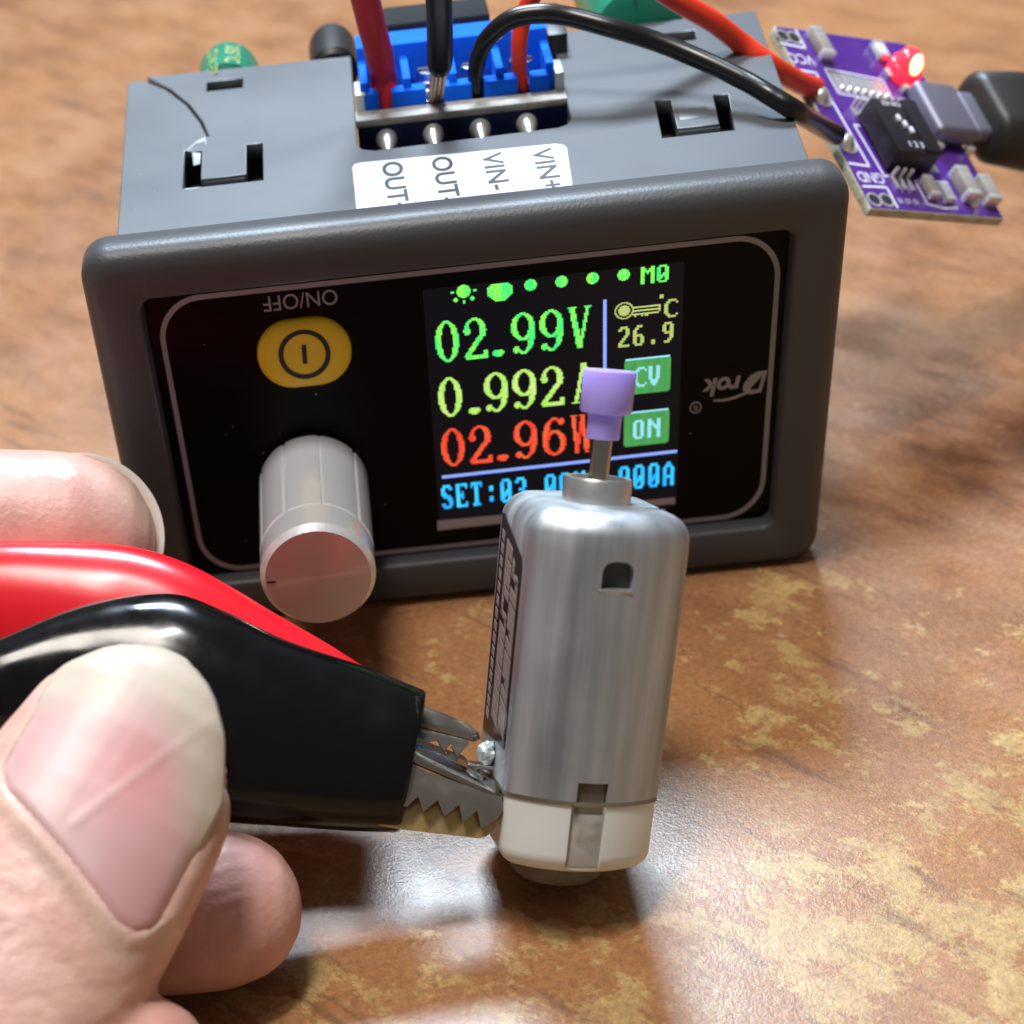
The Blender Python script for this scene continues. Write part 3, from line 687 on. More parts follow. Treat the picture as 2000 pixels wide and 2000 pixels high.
L2('silk_line', [(-5.96,8.02), (2.94,7.27), (2.86,3.31), (-5.89,4.00), (-5.96,8.02)], .24)
L2('silk_line', [(-1.02,-9.45), (4.22,-9.23)], .2)
L2('silk_line', [(-1.02,-9.45), (-1.10,-13.11), (1.21,-13.61), (3.53,-13.32)], .2)
pa, pb, pc, pd = [Vector(q) for q in ((-5.61,7.59), (2.51,6.93), (2.55,3.61), (-5.54,4.32))]
plate('tinned_area', [[tuple(pa), tuple(pb), tuple(pc), tuple(pd)]], .02, MT['silk_grey'], brd, Matrix.Translation((0, 0, .002)))
for k in range(7):
    t0 = (k + .6) / 7; a = pa.lerp(pb, t0); b = pd.lerp(pc, t0)
    L2('tinned_pad', [tuple(a.lerp(b, .1)), tuple(a.lerp(b, .72))], .45, MT['smd_end'], .05)
    v, f = lathe([(.4, 0), (.36, .22), (.2, .4), (.02, .46)], 12); p_ = a.lerp(b, .82)
    mesh('solder_dot', v, f, MT['smd_end'], brd, M=Matrix.Translation((p_.x, p_.y, 0)))
TXT = lambda p, up, ri: frame((p[0], p[1], .012), (ri[0], ri[1], 0), (up[0], up[1], 0))
DN = (Vector((-6.38,-10.94)) - Vector((-10.12,-11.10))).normalized()
# the lettering is upside down for the viewer
text('silk_lettering', 'VCC', 2.3, MT['silk'], brd, frame((*(-9.07,9.23), .015), (-1, 0, 0), (0, -1, 0)), t=.015, width=.85)
text('silk_lettering', 'GND', 2.3, MT['silk'], brd, frame((*(-8.16,-9.51), .015), (-1, 0, 0), (0, -1, 0)), t=.015, width=.8)
for k, s in enumerate(('S1', 'S2', 'S3')):
    p_ = Vector((-5.27,-12.88)).lerp(Vector((-2.85,-12.91)), k / 2)
    text('silk_lettering', s, 1.05, MT['silk'], brd, frame((p_.x, p_.y, .015), (0, 1, 0), (-1, 0, 0)), t=.015, width=.85)
for p_ in ((-10.04,12.85), (-8.32,12.78), (-9.49,-13.06), (-7.51,-12.99)):
    plate('plated_hole', [circ(p_[0], p_[1], .85)], .02, MT['hole'], brd, Matrix.Translation((0, 0, .004)))
    plate('hole_ring', [circ(p_[0], p_[1], 1.05), circ(p_[0], p_[1], .8)], .03, MT['smd_end'], brd, Matrix.Translation((0, 0, .004)))
for p_ in ((-9.04,3.04), (-9.10,-4.37)):
    plate('wire_pad', [circ(p_[0], p_[1], 1.5)], .03, MT['smd_end'], brd, Matrix.Translation((0, 0, .004)))
    v, f = lathe([(1.25, 0), (1.1, .4), (.7, .9), (.3, 1.1), (.02, 1.15)], 18)
    mesh('wire_joint', v, f, MT['solder'], brd, M=Matrix.Translation((p_[0] - .3, p_[1], 0)))
# three-way switch
SC = (-2.11,-4.25)
dip = box('dip_switch', (SC[0] - 3.2, SC[1] - 4.1, .3), (SC[0] + 3.6, SC[1] + 4.3, 3.0), MT['dip'], trg, .12)
box('switch_ridge', (SC[0] + 1.2, SC[1] - 4.0, 3.0), (SC[0] + 3.5, SC[1] + 4.2, 3.35), MT['dip'], dip, .1)
for k in range(3):
    box('slider', (SC[0] - .9 + .55 * k, SC[1] + .6 - .9 * k, 3.0), (SC[0] - .5 + .55 * k, SC[1] + 1.5 - .9 * k, 3.35), MT['silk'], dip, .05)
    text('switch_number', '123'[k], 1.25, MT['silk'], dip, frame((SC[0] - .9 + .95 * k, SC[1] - 2.9, 3.02), (1, 0, 0), (0, 1, 0)), t=.02)
text('switch_lettering', 'ON KE', 1.0, MT['silk'], dip, frame((SC[0] - .4, SC[1] + 3.6, 3.02), (-1, 0, 0), (0, -1, 0)), t=.02)
def pins(p0, p1, n, d, ln=2.1):
    for k in range(n):
        p_ = Vector(p0).lerp(Vector(p1), k / max(1, n - 1))
        box('chip_leg', (p_.x - .22, p_.y - ln / 2, .0), (p_.x + .22, p_.y + ln / 2, .28), MT['smd_end'], brd, .06)
        box('chip_leg_bend', (p_.x - .2, p_.y + ln / 2 - .3, .2), (p_.x + .2, p_.y + ln / 2 + .05, 1.4), MT['smd_end'], brd, .06)
pins((-4.66,-10.11), (-2.41,-10.26), 3, 0)
pins((0.91,-6.86), (3.35,-6.98), 4, 0)
pins((-5.05,1.04), (-3.52,0.86), 3, 0, 1.6)
# small parts
def smd(p, sx, sy, h, material=None):
    a = box('chip_part', (p[0] - sx, p[1] - sy, .05), (p[0] + sx, p[1] + sy, h), material or MT['smd'], trg, .1)
    for s in (-1, 1):
        box('chip_end', (p[0] - sx * 1.03, p[1] + s * sy * .98 - sy * .22, .0), (p[0] + sx * 1.03, p[1] + s * sy * .98 + sy * .22, h + .04), MT['smd_end'], a, .1)
smd((-5.19,11.48), .9, 1.9, 1.2)
smd((4.70,11.79), .8, 1.1, .9, MT['spacer'])
smd((0.13,-10.96), .7, 1.3, 1.0)
smd((2.51,-11.56), .7, 1.1, .8, MT['silk_grey'])
smd((6.05,-10.23), 1.0, 1.9, 1.5)
smd((9.25,-11.01), 1.0, 1.6, 1.5)
v, f = lathe([(.8, 0), (.7, .5), (.4, .8), (.02, .9)], 16); p_ = (6.74,-12.37)
mesh('solder_dot', v, f, MT['smd_end'], brd, M=Matrix.Translation((p_[0], p_[1], 0)))
# led
LP = (6.59,8.41)
v, f = lathe([(2.15, .1), (2.15, 1.5), (2.0, 1.65), (1.85, 1.7), (1.8, 2.2), (1.5, 2.9), (.9, 3.3), (.02, 3.4)], 36)
led = mesh('led', v, f, MT['led'], trg, M=Matrix.Translation((LP[0], LP[1], 0)))
v, f = lathe([(.02, 0), (.8, .1), (1.05, .5), (.8, .9), (.02, 1.0)], 24)
mesh('led_chip', v, f, MT['led_core'], led, M=frame((LP[0] - .25, LP[1] - .95, 2.45), (1, 0, 0), (0, .5, .86)) @ Matrix.Diagonal((.95, 1.15, .8, 1)))
for s in (-1, 1): box('led_leg', (LP[0] + s * 2.2 - .45, LP[1] - .8, 0), (LP[0] + s * 2.2 + .45, LP[1] + .5, .5), MT['smd_end'], led, .1)
# usb socket
UP = (8.18,0.84)
usb = box('usb_socket', (UP[0] - 3.3, UP[1] - 4.2, .15), (UP[0] + 3.5, UP[1] + 4.2, 2.5), MT['usb'], trg, .8, seg=4)
for dx, dy in ((-2.6, -4.7), (-2.6, 4.7), (2.6, -4.7), (2.6, 4.7)):
    box('socket_tab', (UP[0] + dx - .6, UP[1] + dy - .4, -.3), (UP[0] + dx + .6, UP[1] + dy + .4, .9), MT['smd_end'], usb, .12)
for k in range(8): box('socket_contact', (UP[0] - 4.5, UP[1] - 3.1 + .88 * k - .18, 0), (UP[0] - 3.5, UP[1] - 3.1 + .88 * k + .18, .3), MT['smd_end'], usb, .04)
# plugged-in cable
cbl = thing('usb_cable', 'black plug and cable entering the socket of the purple board', 'cable', (54.05,41.82,32.63), PR)
box('plug_shell', (UP[0] + 3.3, UP[1] - 3.7, .5), (UP[0] + 6.8, UP[1] + 3.7, 2.2), MT['usb'], cbl, .9, seg=3)
rings = []
for x, k in ((5.9, .66), (6.2, .82), (6.8, .95), (13, 1.05), (22, 1.08), (26, 1.0), (29, .62), (42, .60), (75, .60)):
    hw, hh = 6.3 * k, 3.5 * k
    if k < .65: hw = hh = 2.3
    zc = 1.4 - max(0, x - 24) * .12
    rings.append([(UP[0] + x, UP[1] - max(0, x - 20) * .05 + py, zc + pz) for py, pz in rrect(2 * hw, 2 * hh, min(hw, hh) * .97, 0, 0, 9)])
v, f = loft(rings, cap0=True, cap1=True); mesh('plug_moulding', v, f, MT['rubber'], cbl, sharp=60)

# ------------------------------------------------------------------ motor
MR = [[0.98372, -0.0717, 0.1648], [-0.0109, 0.89148, 0.45292], [-0.17939, -0.44734, 0.87619]]
mot = thing('electric_motor', 'small silver electric motor with white end cap and violet pinion, held upright', 'motor', (8.88,-36.08,33.68), MR); mot.scale = (1.094,) * 3; mot.rotation_euler.rotate_axis('Z', math.radians(2.5)); mot.rotation_euler.rotate_axis('X', math.radians(2.5)); mot.location.x -= .25 * MM
S = .873
Ra, Rb = 7.7 * S, 10.7 * S
def prof_pts(ins, n=180, k=2):
    rs = []
    for i in range(n):
        a = 2 * math.pi * i / n; rs.append(min(Rb - ins, (Ra - ins) / max(1e-6, abs(math.cos(a)))))
    for _ in range(k): rs = [(rs[i - 1] + 2 * rs[i] + rs[(i + 1) % n]) / 4 for i in range(n)]
    return [(rs[i] * math.cos(2 * math.pi * i / n), rs[i] * math.sin(2 * math.pi * i / n)) for i in range(n)]
ML = 23.7
def prings(spec, z_of=None, taper=True): return [[(x, y, z) for x, y in prof_pts(i)] for i, z in spec]
sp = [(.5, -ML + .02), (0, -ML), (0, -3.2)]
for k in range(1, 9):
    a = math.radians(90 * k / 8); sp.append((2.3 * (1 - math.cos(a)), -2.3 + 2.3 * math.sin(a)))
sp.append((4.0, 0.0))
v, f = loft(prings(sp), cap0=True, cap1=True); can = mesh('can', v, f, MT['can'], mot, sharp=40)
def cutter(outl, t, M_):
    c = plate('cutter', [outl], t, None, mot, M_); return c
FN = frame((0, -Rb - 1, 0), (1, 0, 0), (0, 0, 1))          # front face frame (w towards the viewer)
dsh = [(1.35, -6.1)] + [(0.05 + 1.3 * math.copysign(abs(math.cos(math.radians(a))) ** .75, math.cos(math.radians(a))), -5.0 + 1.1 * math.sin(math.radians(a)) ** .75) for a in range(0, 181, 15)] + [(-1.25, -6.1)]
apply_bool(can, cutter([(x + .2, z + .3) for x, z in dsh], 5.0, frame((0, -Rb + 1.3, 0), (1, 0, 0), (0, 0, 1))))
apply_bool(can, cutter([(-1.1, -ML - .5), (1.5, -ML - .5), (1.5, -ML + 1.9), (-1.1, -ML + 1.9)], 4.0, frame((0, -Rb + 1.4, 0), (1, 0, 0), (0, 0, 1))))
plate('vent_shade_plate', [[(x * 1.02 + .2, z + .3) for x, z in dsh]], .1, MT['vent_shade'], can, frame((0, -Rb + 1.29, 0), (1, 0, 0), (0, 0, 1)))  # dark plate added on the recess floor, its shade is in the colour
box('vent_lip', (-1.2, -Rb - .02, -6.05), (1.6, -Rb + .5, -5.8), MT['can_top'], can, .1)
v, f = lathe([(2.9, -.05), (2.9, 1.75), (2.77, 1.95), (2.35, 1.95), (2.25, 1.6), (1.4, 1.55), (.05, 1.55)], 40)
boss = mesh('bearing_boss', v, f, MT['can_top'], mot)
box('vent_slot', (3.6, -3.15, -.02), (5.3, -2.8, .03), MT['print_black'], can, 0)
v, f = lathe([(.85, 1.0), (.85, 9.9), (.78, 10.0), (.05, 10.0)], 28); mesh('shaft', v, f, MT['shaft'], mot)
v, f = lathe([(.9, 4.95), (1.33, 5.0), (1.4, 5.12), (1.4, 6.95), (2.0, 7.05), (2.15, 7.25), (2.2, 10.25), (2.1, 10.4), (.95, 10.4), (.9, 9.9), (.02, 9.9)], 40, cap=False)
mesh('pinion', v, f, MT['violet'], mot)
# end cap
sp = [(.35, -ML + .1), (.12, -ML - .02), (.12, -ML - 4.6)]
for k in range(1, 7):
    a = math.radians(90 * k / 6); sp.append((.12 + 1.7 * (1 - math.cos(a)), -ML - 4.6 - 1.7 * math.sin(a)))
v, f = loft(prings(sp), cap0=True, cap1=True); ecap = mesh('end_cap', v, f, MT['cap'], mot)
apply_bool(ecap, cutter([(-1.4, -ML - 9), (1.6, -ML - 9), (1.6, -ML + .5), (-1.4, -ML + .5)], 3.0, frame((0, -Rb + .75, 0), (1, 0, 0), (0, 0, 1))))
v, f = lathe([(.05, -ML - 9.0), (3.4, -ML - 9.0), (4.1, -ML - 8.4), (4.6, -ML - 5.8)], 40); mesh('rear_boss', v, f, MT['cap_dark'], ecap)
box('slot_floor', (-1.35, -Rb + .66, -ML - 5.6), (1.55, -Rb + 1.2, -ML - .2), MT['cap_grey'], ecap, .05)
box('slot_grime', (-1.05, -Rb + .60, -ML - .9), (1.45, -Rb + 1.3, -ML + 1.85), MT['cap_dark'], ecap, .1)
# a dirty line where the can is rolled over the cap
mesh('grime_line', *loft([[(x * 1.003, y * 1.003, z) for x, y in prof_pts(.02)] for z in (-ML + .25, -ML - .12)]), MT['cap_dark'], can)
# label on the flat
LF = frame((-Ra - .05, 0, 0), (0, -1, 0), (0, 0, 1))        # u towards viewer side, v up, w outwards (-x)
lab = plate('maker_label', [[(4.6, -4.3), (5.0, -5.0), (5.0, -20.2), (-5.2, -20.8), (-5.2, -1.9), (-4.4, -1.9)]], .06, MT['label'], mot, LF)
def blk_(u0, u1, v0, v1, sh=.55):   # slanted block letters' strokes
    plate('label_mark', [[(u0, v0 + sh), (u1, v0), (u1, v1), (u0, v1 + sh)]], .03, MT['label_ink'], lab, LF @ Matrix.Translation((0, 0, .06)))
vv = -5.3
for k, h in enumerate((2.4, 2.2, 1.9, 2.1, 2.0, 1.9, 2.0)):
    if k == 0:      # S: two offset hooks
        blk_(1.4, 2.3, vv - 1.1, vv); blk_(1.4, 4.3, vv - 1.5, vv - 1.05); blk_(3.4, 4.3, vv - h, vv - 1.2)
    elif k % 2: blk_(1.4, 4.3, vv - h * .44, vv); blk_(1.4, 4.3, vv - h + .15, vv - h * .56)
    else: blk_(1.4, 4.3, vv - h * .62, vv); blk_(2.6, 4.3, vv - h + .15, vv - h * .62)
    vv -= h
vv = -4.2
for k, h in enumerate((2.5, 2.1, 2.3, 2.1, 2.2, 2.0, 2.1)):
    if k == 2: blk_(-1.9, -1.1, vv - 1.2, vv); blk_(-1.9, .9, vv - 1.6, vv - 1.1); blk_(.1, .9, vv - h, vv - 1.3)
    else: blk_(-1.9, .9, vv - h * .45, vv); blk_(-1.9, .9, vv - h + .15, vv - h * .57); blk_(-1.9, -1.2 + .3 * (k % 2), vv - h * .6, vv - h * .4)
    vv -= h
for k in range(15): blk_(-4.3, -3.1, -3.4 - 1.1 * k - .75, -3.4 - 1.1 * k, .25)
# solder terminals on the cap
bm = bmesh.new(); bmesh.ops.create_icosphere(bm, subdivisions=4, radius=1)
for q in bm.verts:
    d = 1 + .28 * noise.noise(q.co * 1.7) + .12 * noise.noise(q.co * 5)
    q.co = Vector((q.co.x * .8, q.co.y * 1.1, q.co.z * 1.0)) * d
    q.co = (q.co + Vector((-Ra - .6, -.2, -ML + 2.0))) * MM
me = bpy.data.meshes.new('solder_blob'); bm.to_mesh(me); bm.free(); link('solder_blob', me, MT['blob'], mot)
box('terminal_tab', (-Ra - 2.2, -1.0, -ML + .6), (-Ra + .2, .8, -ML + 1.0), MT['steel'], mot, .1)
box('terminal_tab', (-Ra - 2.2, -4.6, -ML - 1.2), (-Ra + .2, -3.0, -ML - .8), MT['steel'], mot, .1)

# ------------------------------------------------------------------ test clips
PN = Vector((-.03, .68, -.73)).normalized()     # across the pinch, away from the thumb
def boot(parent, secs, material, o, n=48, p=2.3):
    P = []
    # resample the stations smoothly
    ups = spline([s[0] for s in secs], 6); los = spline([s[1] for s in secs], 6)
    ht = spline([(s[2], 0, 0) for s in secs], 6)
    rings = []
    for a, b, h in zip(ups, los, ht):
        c = (a + b) / 2; e = (a - b) / 2; ring = []
        for i in range(n):
            t = 2 * math.pi * i / n; cu, su = math.cos(t), math.sin(t)
            cu = math.copysign(abs(cu) ** (2 / p), cu); su = math.copysign(abs(su) ** (2 / p), su)
            ring.append(c + e * cu + PN * (h.x * su) - o)
        rings.append(ring)
    # rolled rim and open mouth
    last = rings[-1]; cc = sum((Vector(q) for q in last), Vector()) / n
    ax = (cc - sum((Vector(q) for q in rings[-4]), Vector()) / n).normalized()
    rings.append([cc + (q - cc) * .97 + ax * .35 for q in last]); rings.append([cc + (q - cc) * .88 + ax * .42 for q in last])
    rings.append([cc + (q - cc) * .82 - ax * .5 for q in last]); rings.append([cc + (q - cc) * .75 - ax * 6 for q in last])
    v, f = loft(rings, cap0=True, cap1=True)
    return mesh('insulating_boot', v, f, material, parent, sharp=60)

bo = Vector((-9.91,-47.07,14.92))
clipb = thing('crocodile_clip', 'black sleeved crocodile clip gripping the motor from the front', 'clip', bo)
boot(clipb, [((-68.47,-40.28,26.25), (-69.26,-46.27,20.71), 3.6), ((-55.42,-40.27,25.79), (-56.22,-46.26,20.24), 3.8), ((-47.94,-38.54,27.12), (-49.38,-45.74,20.48), 4.2), ((-39.65,-35.75,27.98), (-41.62,-46.92,17.66), 5.0), ((-31.83,-35.38,28.04), (-34.28,-50.17,14.37), 5.6), ((-26.91,-36.79,26.55), (-29.08,-51.30,13.12), 5.6),
             ((-21.19,-38.76,23.79), (-23.61,-51.51,12.01), 5.4), ((-14.45,-40.40,21.29), (-17.53,-51.76,10.84), 5.2), ((-8.76,-42.43,19.20), (-12.64,-52.16,10.28), 5.0)], MT['boot_black'], bo)
def jaw_plate(name, pts, t, material, parent, o, bev=.08):
    """flat jaw cheek: pts are points in space lying near one plane"""
    P = [Vector(p) - o for p in pts]; c = sum(P, Vector()) / len(P)
    u = (P[1] - P[0]).normalized(); nrm = Vector()
    for i in range(len(P)): nrm += P[i].cross(P[(i + 1) % len(P)])
    nrm.normalize()
    if nrm.dot(PN) > 0: nrm = -nrm
    u = (u - nrm * u.dot(nrm)).normalized(); vv_ = nrm.cross(u)
    M_ = frame(c, u, vv_)
    return plate(name, [[((p - c).dot(u), (p - c).dot(vv_)) for p in P]], t, material, parent, M_ @ Matrix.Translation((0, 0, -t / 2)), bev=bev)
jaw_plate('upper_jaw', [(-12.87,-49.19,17.94), (-9.36,-50.79,16.32), (-2.41,-52.95,13.77), (-2.48,-53.77,13.01), (-3.16,-54.37,12.47), (-4.59,-54.97,12.12), (-4.86,-53.72,13.28), (-6.27,-54.51,12.60), (-6.48,-53.27,13.76), (-7.93,-54.05,13.23), (-8.40,-52.89,14.33), (-9.86,-53.63,13.70), (-10.22,-52.56,14.70), (-11.35,-53.20,14.15), (-13.31,-52.53,14.84)], .55, MT['chrome_dark_reflect'], clipb, bo)
# rounded shoulder and back of the upper jaw
A0, A1, B0, B1, C0, C1 = [Vector(q) - bo for q in ((-12.87,-49.40,18.03), (-2.41,-53.16,13.86), (-11.60,-48.65,17.82), (-2.35,-52.23,13.72), (-10.98,-44.16,15.95), (-2.27,-48.18,11.89))]
def strip(name, lines, t, material, parent):
    V = []; F = []; k = 9
    for a, b in lines:
        for i in range(k): V.append(a.lerp(b, i / (k - 1)))
    for j in range(len(lines) - 1):
        for i in range(k - 1): F.append((j * k + i, j * k + i + 1, (j + 1) * k + i + 1, (j + 1) * k + i))
    o_ = mesh(name, V, F, material, parent, sharp=25)
    md = o_.modifiers.new('thick', 'SOLIDIFY'); md.thickness = t * MM; md.offset = 0
    return o_
strip('jaw_back', [(A0, A1), (B0, B1), (B0.lerp(C0, .5) + PN * -.4, B1.lerp(C1, .5) + PN * -.4), (C0, C1)], .45, MT['chrome'], clipb)
jaw_plate('lower_jaw', [(-13.28,-50.78,14.18), (-2.65,-51.80,12.83), (-2.42,-52.74,11.96), (-3.44,-53.97,10.85), (-4.24,-54.34,10.53), (-5.00,-54.39,10.51), (-12.00,-53.42,11.67), (-14.20,-53.03,12.12)], .55, MT['chrome_gold_reflect'], clipb, bo)

ro_ = Vector((-19.09,-32.22,14.73))
clipr = thing('crocodile_clip', 'red sleeved crocodile clip tucked behind the black one', 'clip', ro_)
boot(clipr, [((-71.59,-21.82,26.34), (-72.64,-29.75,18.99), 3.6), ((-57.44,-20.59,26.96), (-58.65,-29.73,18.50), 3.9), ((-49.68,-20.70,26.57), (-51.04,-30.90,17.13), 4.4), ((-44.38,-20.98,26.11), (-46.05,-32.30,15.64), 4.8), ((-39.05,-21.42,25.51), (-41.10,-34.09,13.80), 5.2), ((-34.85,-22.14,24.69), (-37.14,-35.44,12.39), 5.2), ((-30.73,-23.46,23.31), (-33.64,-36.39,11.38), 5.2),
             ((-26.73,-25.35,21.41), (-29.88,-37.35,10.35), 5.0), ((-22.71,-27.46,19.29), (-25.86,-38.32,9.30), 4.8), ((-17.76,-29.97,16.78), (-21.03,-38.96,8.53), 4.6), ((-13.88,-32.98,15.27), (-16.93,-40.38,8.49), 4.4)], MT['boot_red'], ro_)
jaw_plate('upper_jaw', [(-11.16,-39.23,16.52), (-8.32,-40.24,15.48), (-6.22,-40.99,14.71), (-4.38,-41.76,13.92), (-3.73,-42.29,13.40), (-3.57,-42.73,12.99), (-4.38,-42.94,12.82), (-8.17,-42.01,13.83), (-11.44,-41.31,14.60)], 1.6, MT['chrome_dark_reflect'], clipr, ro_, bev=.6)
jaw_plate('toothed_cheek', [(-11.43,-41.55,14.95), (-4.72,-43.13,13.24), (-4.74,-43.52,12.87), (-5.25,-43.70,12.72), (-6.04,-44.29,12.20), (-6.62,-43.31,13.14), (-7.34,-43.86,12.65), (-7.87,-42.98,13.49), (-11.64,-43.15,13.46)], .5, MT['steel'], clipr, ro_)
jaw_plate('lower_jaw', [(-11.60,-41.19,12.56), (-8.26,-41.66,12.01), (-5.26,-42.68,10.95), (-4.59,-43.48,10.17), (-6.71,-43.75,10.00), (-11.78,-42.52,11.33)], .8, MT['chrome'], clipr, ro_)

# ------------------------------------------------------------------ hand
TO = Vector((-30.53,-49.80,30.35)); TB = Vector((-44.19,-70.60,18.67))
TA = (TB - TO).normalized()                      # along the thumb, tip to base
TN = (-PN - TA * (-PN).dot(TA)).normalized()     # out of the nail
TS = TA.cross(TN); 
if TS.x < 0: TS = -TS                            # across, to the right
def interp(tab, s):
    for (a, va), (b, vb) in zip(tab[:-1], tab[1:]):
        if s <= b: return va + (vb - va) * max(0, (s - a)) / (b - a)
    return tab[-1][1]
TW = [(0, .05), (.3, 1.6), (.65, 2.6), (1.5, 4.2), (2.6, 5.5), (5, 7.5), (8.2, 9.0), (11.6, 10.2), (14.2, 10.55), (17.2, 10.75), (22.4, 10.9), (30, 10.6), (45, 11.5), (60, 13)]
TT = [(0, .05), (.3, .9), (.65, 1.5), (1.5, 2.3), (2.6, 3.1), (5, 4.4), (8.2, 5.5), (11.6, 6.2), (14.2, 6.7), (17.2, 7.0), (22.4, 7.3), (30, 7.8), (45, 9.5), (60, 11)]
TW = [(a * 1.05, b * 1.05) for a, b in TW]; TT = [(a * 1.05, b * 1.05) for a, b in TT]
TF = [(0, 2.2), (2.6, 1.9), (5, 1.4), (8.2, .7), (11.6, .2), (14.2, 0), (60, -.5)]
def thumb_top(s, b):
    wd, t, of = interp(TW, s), interp(TT, s), interp(TF, s)
    q = min(1, abs(b) / wd); return of + t * (1 - q ** 2.2) ** (1 / 2.2)
def finger_rings(C0, A, N, S_, tabs, stations, p=2.1, n=40):
    out = []
    for s in stations:
        wd, t, of = interp(tabs[0], s), interp(tabs[1], s), interp(tabs[2], s)
        ring = []
        for i in range(n):
            a = 2 * math.pi * i / n; cu, su = math.cos(a), math.sin(a)
            cu = math.copysign(abs(cu) ** (2 / p), cu); su = math.copysign(abs(su) ** (2 / p), su)
            ring.append(C0 + A * s + S_ * (wd * cu) + N * (of + t * su))
        out.append(ring)
    return out
HV, HF = [], []
def addm(vf):
    v_, f_ = vf; q = len(HV); HV.extend(v_); HF.extend([tuple(i + q for i in fc) for fc in f_])
addm(loft(finger_rings(TO, TA, TN, TS, (TW, TT, TF), [0, .15, .3, .65, 1, 1.5, 2, 2.6, 3.7, 5, 6.5, 8.2, 10, 11.6, 14.2, 17.2, 22.4, 30, 38, 45, 60], 2.2), cap0=True, cap1=True))
def finger(tip, base, r, flat=.95):
    tip = Vector(tip); base = Vector(base); A = (base - tip).normalized(); N = (-PN - A * (-PN).dot(A)).normalized(); S_ = A.cross(N)
    L_ = (base - tip).length
    tab = [(0, .05), (.06 * r, .34 * r), (.25 * r, .66 * r), (.5 * r, .84 * r), (.9 * r, .97 * r), (1.3 * r, r), (3 * r, 1.0 * r), (4.2 * r, 1.06 * r), (L_, 1.1 * r)]
    tt = [(a, b * flat) for a, b in tab]
    addm(loft(finger_rings(tip, A, N, S_, (tab, tt, [(0, 0), (100, 0)]), [0, .03 * r, .06 * r, .15 * r, .25 * r, .5 * r, .9 * r, 1.3 * r, 2 * r, 3 * r, 4.2 * r, L_]), cap0=True, cap1=True))
    return tip, A, N, S_, r
def run(tip, toward, L_, r):
    tip = Vector(tip); d = (Vector(toward) - tip).normalized(); return finger(tip, tip + d * L_, r)
IDX = run((-35.10,-13.06,20.23), (-88.09,-12.17,27.31), 70, 8.9)
MID = run((-21.99,-57.84,7.49), (-77.83,-60.88,13.17), 80, 7.8)
RNG = run((-29.95,-77.84,7.82), (-79.04,-79.72,11.46), 72, 7.4)
LIT = run((-41.09,-95.44,8.35), (-76.21,-95.39,9.68), 56, 6.4)
KN = [t[0] + t[1] * L_ for t, L_ in ((IDX, 69), (MID, 79), (RNG, 71), (LIT, 55))]
KN.append(TO + TA * 58)
WR = Vector((KN[1].x - 62, (KN[0].y + KN[3].y) / 2, 26))
def limb(a, b, r0, r1):
    a, b = Vector(a), Vector(b); m1 = a.lerp(b, .35); addm(tube([a, m1, a.lerp(b, .7), b], [r0, (r0 * 2 + r1) / 3 * 1.05, (r0 + r1 * 2) / 3, r1], 28, 4))
for k in range(4): limb(KN[k] + (KN[k] - WR).normalized() * 3, WR, 9.5 - .5 * k, 15)
for k in range(3): limb((KN[k] + KN[k + 1]) / 2, WR, 9.5, 15)
limb(TO + TA * 52, WR.lerp(KN[1], .35), 11, 15); limb(TO + TA * 56, (KN[0] + KN[1]) / 2 + Vector((-14, 0, 0)), 10, 11)
limb(WR, WR + Vector((-130, -26, 14)), 20, 27)
me = bpy.data.meshes.new('hand_src'); me.from_pydata([Vector(q) * MM for q in HV], [], HF)
bm = bmesh.new(); bm.from_mesh(me); bmesh.ops.recalc_face_normals(bm, faces=bm.faces); bm.to_mesh(me); bm.free()
tmp = bpy.data.objects.new('tmp', me); col.objects.link(tmp)
md = tmp.modifiers.new('r', 'REMESH'); md.mode = 'VOXEL'; md.voxel_size = .6 * MM
md = tmp.modifiers.new('s', 'SMOOTH'); md.factor = .5; md.iterations = 7
dg = bpy.context.evaluated_depsgraph_get(); dg.update()
hm = bpy.data.meshes.new_from_object(tmp.evaluated_get(dg)); bpy.data.objects.remove(tmp)
# nail outline on the thumb: left / right edge and cuticle, in (s, b) millimetres
NB0, NB1 = -8.1, 10.0
def cuticle(u): return interp([(-1, 16.2), (-.8, 18.6), (-.4, 20.2), (.0, 21.8), (.4, 23.6), (.65, 24.7), (.82, 24.7), (.92, 23.6), (1, 21.2)], u)
def free_edge(b):   # distance from the tip where the nail ends
    wd = abs(b) + .25
    for i in range(200):
        s = i * .08
        if interp(TW, s) >= wd: return s
    return 16
def in_nail(s, b):
    u = (b - NB0) / (NB1 - NB0) * 2 - 1
    return u, cuticle(max(-1, min(1, u))) - s
HO = Vector((-43.39,-64.22,17.41))
hand = thing('hand', 'bare hand with long thumbnail pinching the red and black clips', 'hand', HO)
ct = hm.color_attributes.new('tint', 'FLOAT_COLOR', 'POINT')
base = Vector((.68, .435, .375)); pink = Vector((.68, .32, .29)); pale = Vector((.72, .55, .47))
HNRM = [q.normal.copy() for q in hm.vertices]
